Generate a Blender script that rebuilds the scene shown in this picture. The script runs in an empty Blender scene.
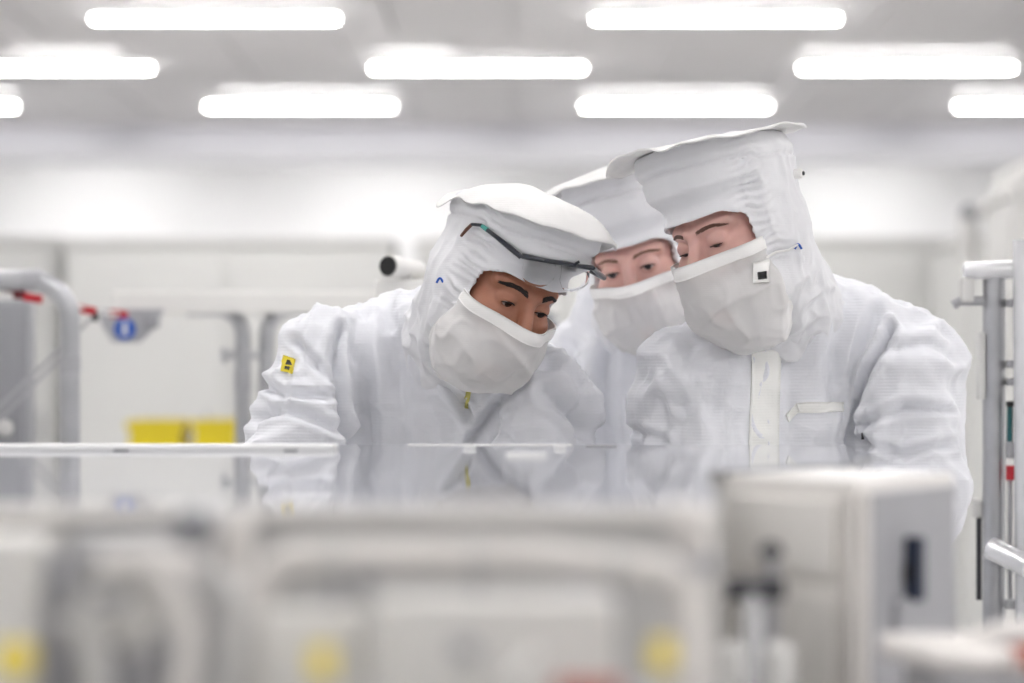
import bpy, bmesh, math, random
import numpy as np
from mathutils import Vector, Matrix, noise as mnoise
from mathutils.bvhtree import BVHTree
S = bpy.context.scene
COL = S.collection
PI = math.pi
R = math.radians
random.seed(4)

# ------------------------------------------------------------------ camera, world, exposure
F = 2418.0            # focal length in pixels (85 mm on a 36 mm sensor)
H = 1.25              # eye height of the camera
HY = 382.0            # horizon row
cam_d = bpy.data.cameras.new('camera')
cam = bpy.data.objects.new('camera', cam_d); COL.objects.link(cam)
cam.location = (0, 0, H); cam.rotation_euler = (PI/2, 0, 0)
cam_d.sensor_width = 36; cam_d.lens = F/1024*36
cam_d.shift_y = (HY-341.5)/1024
cam_d.clip_start = 0.05; cam_d.clip_end = 100
cam_d.dof.use_dof = True; cam_d.dof.focus_distance = 3.78; cam_d.dof.aperture_fstop = 2.0
S.camera = cam
w = bpy.data.worlds.new('world'); S.world = w; w.use_nodes = True
w.node_tree.nodes['Background'].inputs[0].default_value = (0.9, 0.92, 1, 1)
w.node_tree.nodes['Background'].inputs[1].default_value = 0.5
S.view_settings.view_transform = 'Standard'
S.view_settings.look = 'None'; S.view_settings.gamma = 1
S.view_settings.exposure = 0.47
LAMP = 36.0
S.cycles.use_denoising = True
S.cycles.max_bounces = 10; S.cycles.diffuse_bounces = 6; S.cycles.transparent_max_bounces = 12
S.cycles.sample_clamp_indirect = 8
S.cycles.caustics_reflective = False; S.cycles.caustics_refractive = False

def at(px, py, D):
    return Vector(((px-512)/F*D, D, H+(HY-py)/F*D))

# ------------------------------------------------------------------ materials
def srgb(r, g, b):
    f = lambda c: (c/255/12.92) if c/255 <= .04045 else ((c/255+.055)/1.055)**2.4
    return (f(r), f(g), f(b), 1)

def mat(name, col, rough=.5, metal=0, var=.04, scale=8, bump=0, bscale=60, emit=None, spec=.5, alpha=1, trans=0, coat=0, rvar=0):
    m = bpy.data.materials.new(name); m.use_nodes = True
    nt = m.node_tree; b = nt.nodes['Principled BSDF']
    b.inputs['Roughness'].default_value = rough; b.inputs['Metallic'].default_value = metal
    b.inputs['Specular IOR Level'].default_value = spec
    b.inputs['Alpha'].default_value = alpha
    b.inputs['Transmission Weight'].default_value = trans
    b.inputs['Coat Weight'].default_value = coat
    tc = nt.nodes.new('ShaderNodeTexCoord')
    n = nt.nodes.new('ShaderNodeTexNoise'); n.inputs['Scale'].default_value = scale; n.inputs['Detail'].default_value = 5
    nt.links.new(tc.outputs['Object'], n.inputs['Vector'])
    cr = nt.nodes.new('ShaderNodeValToRGB')
    c = col if len(col) == 4 else (*col, 1)
    cr.color_ramp.elements[0].position = .3; cr.color_ramp.elements[1].position = .7
    cr.color_ramp.elements[0].color = (*[max(0, v*(1-var)) for v in c[:3]], 1)
    cr.color_ramp.elements[1].color = (*[min(1, v*(1+var)) for v in c[:3]], 1)
    nt.links.new(n.outputs['Fac'], cr.inputs['Fac']); nt.links.new(cr.outputs['Color'], b.inputs['Base Color'])
    if rvar:
        mr = nt.nodes.new('ShaderNodeMapRange')
        mr.inputs['To Min'].default_value = max(0, rough-rvar); mr.inputs['To Max'].default_value = rough+rvar
        nt.links.new(n.outputs['Fac'], mr.inputs['Value']); nt.links.new(mr.outputs['Result'], b.inputs['Roughness'])
    if bump:
        n2 = nt.nodes.new('ShaderNodeTexNoise'); n2.inputs['Scale'].default_value = bscale; n2.inputs['Detail'].default_value = 4
        nt.links.new(tc.outputs['Object'], n2.inputs['Vector'])
        bp = nt.nodes.new('ShaderNodeBump'); bp.inputs['Strength'].default_value = bump; bp.inputs['Distance'].default_value = .003
        nt.links.new(n2.outputs['Fac'], bp.inputs['Height']); nt.links.new(bp.outputs['Normal'], b.inputs['Normal'])
    if emit:
        b.inputs['Emission Color'].default_value = (1, .985, .97, 1); b.inputs['Emission Strength'].default_value = emit
    return m

def fabric(name, col, rib=0.5, period=.0044, axis='Z', alpha=1, var=.03):
    """woven cleanroom cloth: fine ribs plus soft crumple"""
    m = mat(name, col, .75, var=var, scale=14, alpha=alpha, spec=.25)
    nt = m.node_tree; b = nt.nodes['Principled BSDF']
    b.inputs['Sheen Weight'].default_value = .15; b.inputs['Sheen Roughness'].default_value = .5
    tc = nt.nodes.new('ShaderNodeTexCoord')
    wv = nt.nodes.new('ShaderNodeTexWave'); wv.bands_direction = axis; wv.inputs['Scale'].default_value = 2*PI/20/period
    wv.inputs['Distortion'].default_value = 1.2; wv.inputs['Detail'].default_value = 1; wv.inputs['Detail Scale'].default_value = .25
    nz = nt.nodes.new('ShaderNodeTexNoise'); nz.inputs['Scale'].default_value = 45; nz.inputs['Detail'].default_value = 6
    for q in (wv, nz): nt.links.new(tc.outputs['Object'], q.inputs['Vector'])
    b1 = nt.nodes.new('ShaderNodeBump'); b1.inputs['Strength'].default_value = rib; b1.inputs['Distance'].default_value = .0008
    b2 = nt.nodes.new('ShaderNodeBump'); b2.inputs['Strength'].default_value = .35; b2.inputs['Distance'].default_value = .004
    nt.links.new(wv.outputs['Fac'], b1.inputs['Height']); nt.links.new(nz.outputs['Fac'], b2.inputs['Height'])
    nt.links.new(b2.outputs['Normal'], b1.inputs['Normal']); nt.links.new(b1.outputs['Normal'], b.inputs['Normal'])
    return m

M = {}
M['ceiling_matt'] = mat('ceiling_matt', srgb(219, 217, 218), .9, var=.03, spec=.0)
M['ceiling_gloss'] = mat('ceiling_gloss', srgb(221, 219, 220), .09, var=.03, spec=.0008)
M['white_wall'] = mat('white_wall', srgb(240, 240, 240), .5, var=.015, scale=2)
M['bulkhead'] = mat('bulkhead', srgb(243, 243, 247), .4, var=.02, scale=2)
M['floor'] = mat('floor_epoxy', srgb(232, 232, 232), .3, var=.02)
M['lamp_body'] = mat('lamp_body', srgb(240, 240, 240), .4)
M['lamp'] = mat('lamp_diffuser', (1, 1, 1), .5, emit=LAMP)
M['fill_glow'] = mat('fill_diffuser', (1, 1, 1), .5, emit=1.3)  # weak glow for the fill lamps added at the bulkhead
M['white_panel'] = mat('white_panel', srgb(212, 212, 210), .35, var=.015, scale=3)
M['white_paint'] = mat('white_paint', srgb(228, 227, 224), .35, var=.02)
M['grey_panel'] = mat('grey_panel', srgb(150, 151, 155), .45, var=.05, scale=4)
M['mid_grey'] = mat('mid_grey', srgb(168, 168, 172), .4, var=.04)
M['light_grey'] = mat('light_grey', srgb(205, 204, 202), .4, var=.03)
M['steel'] = mat('steel', srgb(178, 179, 182), .32, metal=.75, var=.05, scale=25, rvar=.06)
M['bright_steel'] = mat('bright_steel', srgb(222, 222, 224), .25, metal=.6, var=.04, scale=25)
M['alu'] = mat('aluminium', srgb(190, 191, 193), .38, metal=.5, var=.05, scale=15)
M['mirror'] = mat('polished_plate', srgb(186, 188, 194), .035, metal=.25, var=.03, scale=5, spec=.8, rvar=.02)
M['black'] = mat('black_rubber', srgb(16, 16, 18), .5)
M['dark'] = mat('dark_plastic', srgb(52, 52, 58), .45)
M['navy'] = mat('navy_plastic', srgb(22, 34, 58), .4)
M['red'] = mat('red_plastic', srgb(178, 26, 40), .4, var=.08)
M['dark_red'] = mat('dark_red_plastic', srgb(92, 18, 30), .5, var=.1)
M['rust'] = mat('red_brown_rubber', srgb(166, 78, 58), .5, var=.1)
M['blue'] = mat('blue_print', srgb(20, 84, 178), .45)
M['teal'] = mat('teal_cable', srgb(20, 84, 88), .45)
M['yellow'] = mat('yellow_plastic', srgb(208, 188, 20), .45, var=.06)
M['zip_yellow'] = mat('zip_yellow', srgb(214, 206, 120), .5)
M['pale_yellow'] = mat('pale_yellow_plastic', srgb(240, 216, 70), .45, var=.06)
M['beige'] = mat('beige_board', srgb(226, 214, 200), .6)
M['white_hose'] = mat('white_hose', srgb(236, 232, 228), .45, var=.03)
M['clear'] = mat('clear_lens', (1, 1, 1), .02, trans=1, var=0)
M['clear'].node_tree.nodes['Principled BSDF'].inputs['IOR'].default_value = 1.12
M['cloth'] = fabric('coverall_cloth', srgb(226, 227, 232), .22, .0052)
M['hood_cloth'] = fabric('hood_cloth', srgb(227, 227, 230), .12, .0036)
M['hood_top_cloth'] = fabric('hood_top_cloth', srgb(226, 225, 224), .15, .0036)
M['mask_cloth'] = fabric('mask_cloth', srgb(230, 228, 227), .1, .003, alpha=.76)
M['hem'] = fabric('hem_cloth', srgb(240, 239, 237), .15, .003)
M['trim_cloth'] = fabric('trim_cloth', srgb(237, 237, 234), .2, .0044)
M['glove'] = mat('nitrile_glove', srgb(232, 233, 236), .4, bump=.2)
M['boot'] = mat('boot_cloth', srgb(222, 223, 226), .6)
M['skin_fair'] = mat('skin_fair', srgb(212, 168, 158), .5, var=.06, scale=28, bump=.12, bscale=260)
M['skin_pink'] = mat('skin_pink', srgb(216, 172, 162), .5, var=.06, scale=28, bump=.12, bscale=260)
M['skin_tan'] = mat('skin_tan', srgb(172, 118, 95), .48, var=.09, scale=28, bump=.12, bscale=260)
for k in ('skin_fair', 'skin_pink', 'skin_tan'):
    b = M[k].node_tree.nodes['Principled BSDF']
    b.inputs['Subsurface Weight'].default_value = .12; b.inputs['Subsurface Radius'].default_value = (.01, .004, .002)
    b.inputs['Subsurface Scale'].default_value = .5
M['eye_white'] = mat('eye_white', srgb(214, 206, 202), .15)
M['iris_brown'] = mat('iris_brown', srgb(44, 28, 22), .1)
M['iris_grey'] = mat('iris_grey', srgb(86, 84, 88), .1)
M['pupil'] = mat('pupil', srgb(8, 8, 8), .05)
M['hair_dark'] = mat('hair_dark', srgb(34, 26, 24), .6)
M['hair_brown'] = mat('hair_brown', srgb(104, 76, 66), .6)
M['hair_light'] = mat('hair_light', srgb(128, 96, 80), .6)
M['lid_dark'] = mat('lash', srgb(30, 22, 20), .6)
M['frame'] = mat('glasses_frame', srgb(24, 28, 40), .3, coat=.3)
M['frame_teal'] = mat('glasses_teal', srgb(70, 160, 150), .3)
M['frame_tip'] = mat('glasses_tip', srgb(96, 54, 36), .4)

# ------------------------------------------------------------------ mesh helpers
def link(name, me, m=None, parent=None, smooth=False):
    o = bpy.data.objects.new(name, me); COL.objects.link(o)
    if m is not None:
        for q in (m if isinstance(m, (list, tuple)) else [m]): me.materials.append(M[q] if isinstance(q, str) else q)
    if parent is not None: o.parent = parent
    if smooth: me.polygons.foreach_set('use_smooth', [True]*len(me.polygons))
    return o

def tag(o, label=None, cat=None, group=None, kind=None):
    if label: o['label'] = label
    if cat: o['category'] = cat
    if group: o['group'] = group
    if kind: o['kind'] = kind
    return o

def thing(name, loc, label, cat, group=None, rz=0):
    o = bpy.data.objects.new(name, None); COL.objects.link(o)
    o.location = loc; o.rotation_euler.z = rz; o.empty_display_size = .05
    return tag(o, label, cat, group)

class MB:
    def __init__(s): s.bm = bmesh.new()
    def box(s, c, d, rot=None, bev=.0):
        r = bmesh.ops.create_cube(s.bm, size=1)
        v = r['verts']
        mx = Matrix.Translation(c) @ (rot.to_4x4() if rot is not None else Matrix()) @ Matrix.Diagonal((*d, 1))
        bmesh.ops.transform(s.bm, matrix=mx, verts=v)
        if bev:
            es = list({e for q in v for e in q.link_edges})
            bmesh.ops.bevel(s.bm, geom=es, offset=min(bev, .45*min(d)), segments=2, profile=.6, affect='EDGES')
        return s
    def tube(s, pts, r, n=12, cap=True, flat=1.0):
        pts = [Vector(p) for p in pts]
        rs = r if isinstance(r, (list, tuple)) else [r]*len(pts)
        rings = []; up = None
        for i, p in enumerate(pts):
            t = (pts[min(i+1, len(pts)-1)]-pts[max(i-1, 0)]).normalized()
            if up is None:
                up = Vector((0, 0, 1)) if abs(t.z) < .9 else Vector((0, 1, 0))
            x = t.cross(up)
            if x.length < 1e-5: x = t.orthogonal()
            x.normalize(); up = x.cross(t).normalized()
            rings.append([s.bm.verts.new(p+(x*math.cos(a)*flat+up*math.sin(a))*rs[i]) for a in [2*PI*k/n for k in range(n)]])
        for a, b in zip(rings, rings[1:]):
            for k in range(n): s.bm.faces.new((a[k], a[(k+1) % n], b[(k+1) % n], b[k]))
        if cap:
            s.bm.faces.new(rings[0][::-1]); s.bm.faces.new(rings[-1])
        return s
    def lathe(s, p, axis, prof, n=20):
        """prof: (distance along axis, radius)"""
        axis = Vector(axis).normalized(); x = axis.orthogonal().normalized(); y = axis.cross(x)
        rings = [[s.bm.verts.new(Vector(p)+axis*d+(x*math.cos(a)+y*math.sin(a))*max(r, 1e-4)) for a in [2*PI*k/n for k in range(n)]] for d, r in prof]
        for a, b in zip(rings, rings[1:]):
            for k in range(n): s.bm.faces.new((a[k], a[(k+1) % n], b[(k+1) % n], b[k]))
        s.bm.faces.new(rings[0][::-1]); s.bm.faces.new(rings[-1])
        return s
    def prism(s, poly, d):
        """poly: 3-D outline, d: extrusion vector"""
        a = [s.bm.verts.new(Vector(p)) for p in poly]; b = [s.bm.verts.new(Vector(p)+Vector(d)) for p in poly]
        n = len(a)
        s.bm.faces.new(a); s.bm.faces.new(b[::-1])
        for k in range(n): s.bm.faces.new((a[k], b[k], b[(k+1) % n], a[(k+1) % n]))
        return s
    def build(s, name, m, parent=None, smooth=False, off=None, angle=None):
        bmesh.ops.recalc_face_normals(s.bm, faces=s.bm.faces)
        if off is None: off = parent_off(parent)
        if off.length: bmesh.ops.translate(s.bm, vec=-off, verts=s.bm.verts)
        if smooth:
            for f in s.bm.faces: f.smooth = True
            for e in s.bm.edges:
                if len(e.link_faces) == 2 and e.calc_face_angle(0) > .7: e.smooth = False
        me = bpy.data.meshes.new(name); s.bm.to_mesh(me); s.bm.free()
        return link(name, me, m, parent)

def parent_off(p):
    v = Vector((0, 0, 0))
    while p is not None: v += p.location; p = p.parent
    return v

def arc_path(pts, rad, n=7):
    """round the corners of a polyline"""
    pts = [Vector(p) for p in pts]; out = [pts[0]]
    for a, b, c in zip(pts, pts[1:], pts[2:]):
        u = (a-b).normalized(); v = (c-b).normalized(); ang = u.angle(v)
        t = min(rad/math.tan(ang/2), .49*(a-b).length, .49*(c-b).length)
        p, q = b+u*t, b+v*t
        for k in range(n+1):
            f = k/n; out.append(p*(1-f)**2+b*2*f*(1-f)+q*f*f) if False else out.append(bez(p, b, q, f, ang))
    out.append(pts[-1]); return out
def bez(p, b, q, f, ang):
    k = .5523*2/2
    c1 = p+(b-p)*.5523; c2 = q+(b-q)*.5523
    return p*(1-f)**3+c1*3*f*(1-f)**2+c2*3*f*f*(1-f)+q*f**3

def bez_path(q, n=6):
    """smooth curve through the points"""
    q = [Vector(p) for p in q]; out = []
    for i in range(len(q)-1):
        p0, p1, p2, p3 = q[max(i-1, 0)], q[i], q[i+1], q[min(i+2, len(q)-1)]
        for k in range(n):
            f = k/n; out.append(.5*((2*p1)+(p2-p0)*f+(2*p0-5*p1+4*p2-p3)*f*f+(3*p1-p0-3*p2+p3)*f**3))
    return out+[q[-1]]

# ------------------------------------------------------------------ implicit surfaces
def V3(p): return np.array(p, dtype=np.float32)
def smin(a, b, k):
    h = np.clip(.5+.5*(b-a)/k, 0, 1); return b*(1-h)+a*h-k*h*(1-h)
def smax(a, b, k): return -smin(-a, -b, k)
def ell(P, c, r):
    r = V3(r); q = (P-V3(c))/r; k0 = np.linalg.norm(q, axis=-1)
    k1 = np.linalg.norm(q/r, axis=-1)+1e-9
    return k0*(k0-1)/k1
def sph(P, c, r): return np.linalg.norm(P-V3(c), axis=-1)-r
def cone(P, a, b, ra, rb):
    a = V3(a); b = V3(b); ab = b-a
    t = np.clip(((P-a)@ab)/(ab@ab), 0, 1)
    return np.linalg.norm(P-a-t[..., None]*ab, axis=-1)-(ra+(rb-ra)*t)
def econe(P, a, b, ra, rb, wdir, ratio):
    """cone whose cross section is stretched along wdir by ratio"""
    wd = V3(wdir); wd = wd/np.linalg.norm(wd)
    mid = (V3(a)+V3(b))/2
    def sq(X): return X-((X-mid)@wd)[..., None]*wd*(1-1/ratio)
    return cone(sq(P), sq(V3(a)), sq(V3(b)), ra, rb)
def rbox(P, c, h, r):
    q = np.abs(P-V3(c))-(V3(h)-r)
    return np.linalg.norm(np.maximum(q, 0), axis=-1)+np.minimum(q.max(-1), 0)-r

def nets(fn, xs, ys, zs):
    xs, ys, zs = (np.asarray(a, dtype=np.float32) for a in (xs, ys, zs))
    P = np.stack(np.meshgrid(xs, ys, zs, indexing='ij'), -1)
    G = fn(P).astype(np.float32)
    ins = G < 0
    c = np.zeros(tuple(s-1 for s in G.shape), np.uint8)
    for i in (0, 1):
        for j in (0, 1):
            for k in (0, 1):
                c += ins[i:i+c.shape[0], j:j+c.shape[1], k:k+c.shape[2]]
    act = (c > 0) & (c < 8)
    idx = -np.ones(act.shape, np.int64); I = np.argwhere(act); n = len(I)
    idx[act] = np.arange(n)
    acc = np.zeros((n, 3), np.float64); cnt = np.zeros(n)
    ax = (xs, ys, zs)
    for d in range(3):
        o1, o2 = [q for q in range(3) if q != d]
        for a in (0, 1):
            for b in (0, 1):
                s = I.copy(); s[:, o1] += a; s[:, o2] += b
                e = s.copy(); e[:, d] += 1
                g0 = G[tuple(s.T)]; g1 = G[tuple(e.T)]
                x = (g0 < 0) != (g1 < 0)
                t = g0[x]/(g0[x]-g1[x])
                sx = s[x]; ex = e[x]
                p = np.stack([ax[q][sx[:, q]]*(1-t)+ax[q][ex[:, q]]*t for q in range(3)], -1)
                acc[x] += p; cnt[x] += 1
    V = acc/cnt[:, None]
    faces = []
    for d in range(3):
        o1, o2 = [(1, 2), (2, 0), (0, 1)][d]
        sl0 = [slice(1, -1)]*3; sl0[d] = slice(0, -1)
        sl1 = list(sl0); sl1[d] = slice(1, None)
        A = ins[tuple(sl0)]; B = ins[tuple(sl1)]
        E = np.argwhere(A != B); off = np.array([1, 1, 1]); off[d] = 0; E = E+off
        u = np.zeros(3, int); u[o1] = 1; v = np.zeros(3, int); v[o2] = 1
        q = np.stack([idx[tuple((E-u-v).T)], idx[tuple((E-v).T)], idx[tuple(E.T)], idx[tuple((E-u).T)]], -1)
        fl = ~ins[tuple(E.T)]
        q[fl] = q[fl][:, ::-1]
        faces.append(q)
    return V, np.concatenate(faces)

def grid(lo, hi, h): return [np.arange(lo[i], hi[i]+h, h) for i in range(3)]
def graded(lo, hi, flo, fhi, h, H_):
    out = list(np.arange(flo, fhi, h)); x = out[-1]; st = h
    while x < hi: st = min(H_, st*1.35); x += st; out.append(x)
    x = out[0]; st = h; pre = []
    while x > lo: st = min(H_, st*1.35); x -= st; pre.append(x)
    return np.array(pre[::-1]+out)

def vnorm(V, Q):
    n = np.zeros_like(V)
    f = np.cross(V[Q[:, 2]]-V[Q[:, 0]], V[Q[:, 3]]-V[Q[:, 1]])
    for k in range(4): np.add.at(n, Q[:, k], f)
    return n/(np.linalg.norm(n, axis=1, keepdims=True)+1e-12)
def relax(V, Q, it=1, lam=.5):
    for _ in range(it):
        s = np.zeros_like(V); c = np.zeros(len(V))
        for a, b in ((0, 1), (1, 2), (2, 3), (3, 0)):
            np.add.at(s, Q[:, a], V[Q[:, b]]); np.add.at(s, Q[:, b], V[Q[:, a]])
            np.add.at(c, Q[:, a], 1); np.add.at(c, Q[:, b], 1)
        V = V*(1-lam)+lam*s/c[:, None]
    return V
def hash3(i, j, k, seed):
    h = (i*374761393+j*668265263+k*2147483647+seed*1274126177) & 0xffffffff
    h = ((h ^ (h >> 13))*1274126177) & 0xffffffff
    return ((h ^ (h >> 16)) & 0xffff)/65535.0
def vn(P, seed=0):
    P = np.asarray(P, dtype=np.float64); i = np.floor(P).astype(np.int64); f = P-i; f = f*f*f*(f*(f*6-15)+10)
    r = 0
    for a in (0, 1):
        for b in (0, 1):
            for c in (0, 1):
                wgt = (f[:, 0] if a else 1-f[:, 0])*(f[:, 1] if b else 1-f[:, 1])*(f[:, 2] if c else 1-f[:, 2])
                r = r+wgt*hash3(i[:, 0]+a, i[:, 1]+b, i[:, 2]+c, seed)
    return r*2-1
def ridge(P, seed=0): return 1-2*np.abs(vn(P, seed))   # soft creases, about -1..1

def np_mesh(name, V, Q, m, parent, smooth=True):
    off = np.array(parent_off(parent)); me = bpy.data.meshes.new(name)
    V = V-off
    me.vertices.add(len(V)); me.vertices.foreach_set('co', V.astype(np.float32).ravel())
    me.loops.add(Q.size); me.loops.foreach_set('vertex_index', Q.astype(np.int32).ravel())
    me.polygons.add(len(Q)); me.polygons.foreach_set('loop_start', np.arange(len(Q), dtype=np.int32)*4)
    me.update(calc_edges=True)
    return link(name, me, m, parent, smooth)
def bvh(V, Q): return BVHTree.FromPolygons([Vector(v) for v in V], [tuple(int(x) for x in q) for q in Q])

# ------------------------------------------------------------------ the room
ZC = H+1.82            # ceiling height
XL, XR, YB, YF = -6.2, 6.2, -3.2, 19.0
def slab(name, lo, hi, m, kind='structure', parent=None, bev=0):
    b = MB(); lo = Vector(lo); hi = Vector(hi)
    b.box((lo+hi)/2, hi-lo, bev=bev)
    o = b.build(name, m, parent)
    if kind: o['kind'] = kind
    return o
slab('floor', (XL, YB, -.1), (XR, YF, 0), 'floor')
ceil = slab('ceiling', (XL, YB, ZC+.03), (XR, YF, ZC+.13), 'ceiling_matt')
slab('wall_back', (XL, YF, -.1), (XR, YF+.15, ZC+.13), 'white_wall')
slab('wall_front', (XL, YB-.15, -.1), (XR, YB, ZC+.13), 'white_wall')
slab('wall_left', (XL-.15, YB-.15, -.1), (XL, YF+.15, ZC+.13), 'white_wall')
slab('wall_right', (XR, YB-.15, -.1), (XR+.15, YF+.15, ZC+.13), 'white_wall')
slab('baseboard_back', (XL, YF-.02, 0), (XR, YF, .12), 'mid_grey')
slab('trim_1', (XL, 17.5, H+1.575), (XR, 17.75, ZC+.03), 'bulkhead')         # bulkhead beam across the far end
slab('trim_2', (XL, 17.1, H+1.575), (XR, 17.5, H+1.600), 'bulkhead')        # bulkhead ledge, widened to hold the added fill lamps
slab('trim_3', (XL, 17.1, H+1.600), (XR, 17.12, H+1.648), 'bulkhead')      # lip added to hide those lamps
ROWS = [11.84, 13.69, 15.6]
PW = .6125
gloss = {0: [(-1.66, -.8), (.35, 1.62)], 1: [(-.84, -.25), (.33, .46), (1.6, 1.85), (2.3, 2.9), (-2.9, -2.05)], 2: [(-1.65, -.7), (.45, 1.75), (-3.5, -2.7), (2.9, 4)]}
bounds = [(10.3, 12.75), (12.75, 14.8), (14.8, 17.09)]
proto = {}
for ri, (y0, y1) in enumerate(bounds):
    # panel joints follow the filter grid of that row
    edges = sorted({round(-4.9+PW*k+(.306 if ri == 1 else 0), 3) for k in range(17)})
    for a, b in zip(edges, edges[1:]):
        mid = (a+b)/2
        g = any(lo-.15 <= mid <= hi+.15 for lo, hi in gloss[ri])
        for half in (0, 1):
            ya = y0+(y1-y0)*half/2; yb = y0+(y1-y0)*(half+1)/2
            key = (ri, g)
            if key not in proto:
                q = MB().box((0, 0, 0), (PW-.014, (yb-ya)-.014, .03), bev=.003).build('ceiling_panel', 'ceiling_gloss' if g else 'ceiling_matt', ceil)
                proto[key] = q
            else:
                q = proto[key].copy(); COL.objects.link(q); q.parent = ceil
            q.location = (mid, (ya+yb)/2, ZC+.015)

# ceiling lamps: a slim white housing with a glowing diffuser
def lamp_proto(wd):
    o = Vector((0, 0, ZC-.065))
    root = thing('ceiling_lamp', o, 'x', 'lamp')
    MB().box((0, 0, ZC-.019), (1.2, wd+.01, .038), bev=.008).build('lamp_housing', 'lamp_body', root, off=o)
    MB().box((0, 0, ZC-.043), (1.19, wd, .014), bev=.006).build('lamp_diffuser', 'lamp', root, smooth=True, off=o)
    return root
def put_lamp(x, y, label, group=None, z=None, src=None):
    if not src[1]: r = src[0]; src[1] = True
    else:
        r = src[0].copy(); COL.objects.link(r)
        for ch in src[0].children:
            c = ch.copy(); COL.objects.link(c); c.parent = r
    r.location = (x, y, z if z is not None else ZC-.065)
    r['label'] = label
    if group: r['group'] = group
slim, wide = [lamp_proto(.06), False], [lamp_proto(.07), False]
def lx(px, D): return (px-512)/F*D
names = {
 (215, 0): 'long bright ceiling strip lamp in the nearest visible row, above the bent railing',
 (716, 0): 'long bright ceiling strip lamp in the nearest visible row, above the tallest white hood',
 (45, 1): 'bright ceiling strip lamp of the middle row, cut off by the left frame edge',
 (478, 1): 'bright ceiling strip lamp of the middle row, above the man with glasses on his hood',
 (907, 1): 'bright ceiling strip lamp of the middle row, above the steel post frame',
 (-78, 2): 'short end of a strip lamp in the farthest row, at the left frame edge',
 (300, 2): 'bright ceiling strip lamp of the farthest row, above the black-tipped tube',
 (676, 2): 'bright ceiling strip lamp of the farthest row, directly over the tallest white hood',
 (1050, 2): 'bright ceiling strip lamp of the farthest row, cut off by the right frame edge'}
for (px, r), lb in names.items(): put_lamp(lx(px, ROWS[r]), ROWS[r], lb, 'ceiling strip lamps', src=slim)
for k in range(6):                                           # the same grid goes on overhead
    y = 9.8-2.05*k
    for j in range(4):
        put_lamp(-3.9+2.45*j+(1.22 if k % 2 else 0), y, 'ceiling strip lamp overhead, nearer than the rows in the picture', 'ceiling lamps overhead', src=wide)
for j, x in enumerate((-3.3, -.95, 2.6)):   # cove lamps behind the bulkhead
    put_lamp(x, 18.1, 'strip lamp hidden behind the far bulkhead, washing the end wall', 'lamps behind the bulkhead', src=slim)

for k in range(4):                                           # unseen fill lamps added on the ledge to brighten the bulkhead
    x = -4.2+2.8*k
    t = thing('fill_lamp', (x, 17.3, H+1.600), 'added fill lamp brightening the far bulkhead, out of sight on its ledge', 'lamp', 'added bulkhead fill lamps')
    MB().box((x, 17.3, H+1.608), (2.5, .07, .016), bev=.003).build('lamp_housing', 'lamp_body', t)
    MB().box((x, 17.3, H+1.626), (2.46, .05, .02), bev=.006).build('lamp_diffuser', 'fill_glow', t, True)

# ------------------------------------------------------------------ far equipment: white cabinets
def far_cabinet(x0, x1, y, top, depth, label, seams=1, m='white_panel', grille=None):
    root = thing('equipment_cabinet', ((x0+x1)/2, y+depth/2, 0), label, 'cabinet', 'white equipment cabinets at the far end')
    MB().box(((x0+x1)/2, y+depth/2, top/2), (x1-x0, depth, top), bev=.02).build('cabinet_body', m, root)
    MB().box(((x0+x1)/2, y+depth/2, top+.02), (x1-x0+.03, depth+.03, .04), bev=.01).build('cabinet_cap', 'light_grey', root)
    wd = (x1-x0)/seams
    for k in range(seams):
        cx = x0+wd*(k+.5)
        d = MB().box((cx, y-.012, top/2+.03), (wd-.05, .024, top-.18), bev=.008).build('cabinet_door', m, root)
        MB().box((cx+wd/2-.1, y-.035, top*.52), (.02, .03, .16), bev=.006).build('door_handle', 'mid_grey', d)
    if grille:
        MB().box((x0+.3, y-.03, top-.16), (.3, .014, .1), bev=.004).build('cabinet_display', 'mid_grey', root)
far_cabinet(-4.2, -2.35, 12.6, 1.97, .9, 'white equipment cabinet at the far end, beyond the bent railing', 2)
far_cabinet(-2.3, -.62, 12.4, 1.95, .9, 'white equipment cabinet at the far end, above the yellow crates', 2)
far_cabinet(-.5, 1.0, 12.7, 1.96, .9, 'white equipment cabinet at the far end, behind the three people', 2)
far_cabinet(1.1, 2.55, 12.5, 1.96, .9, 'white equipment cabinet at the far end, beside the tallest man’s shoulder', 1)
far_cabinet(2.14, 3.3, 11.4, 1.9, 1.0, 'white equipment cabinet at the far end, behind the steel post frame', 1)
far_cabinet(1.98, 2.35, 9.6, 1.98, .5, 'narrow pale control column behind the steel post frame', 1, 'light_grey', None)
# pipes and fittings above the right-hand cabinets
t = thing('duct_assembly', (2.2, 10.5, 1.9), 'pale duct stack with dark port, high behind the steel post frame', 'duct')
MB().tube(arc_path([at(1006, 250, 10.4), at(1006, 178, 10.4), at(1060, 178, 10.4)], .12), .085, 16).build('duct', 'light_grey', t, True)
MB().lathe(at(968, 212, 10.3), (0, -1, 0), [(0, .034), (.03, .034), (.03, .022), (.04, .022)], 16).build('duct_port', 'grey_panel', t, True)
MB().tube([at(968, 212, 10.45), at(968, 260, 10.45)], .04, 12).build('duct_pipe', 'light_grey', t, True)
MB().tube([at(968, 212, 10.4), at(1006, 206, 10.4)], .03, 12).build('duct_pipe', 'light_grey', t, True)

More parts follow.
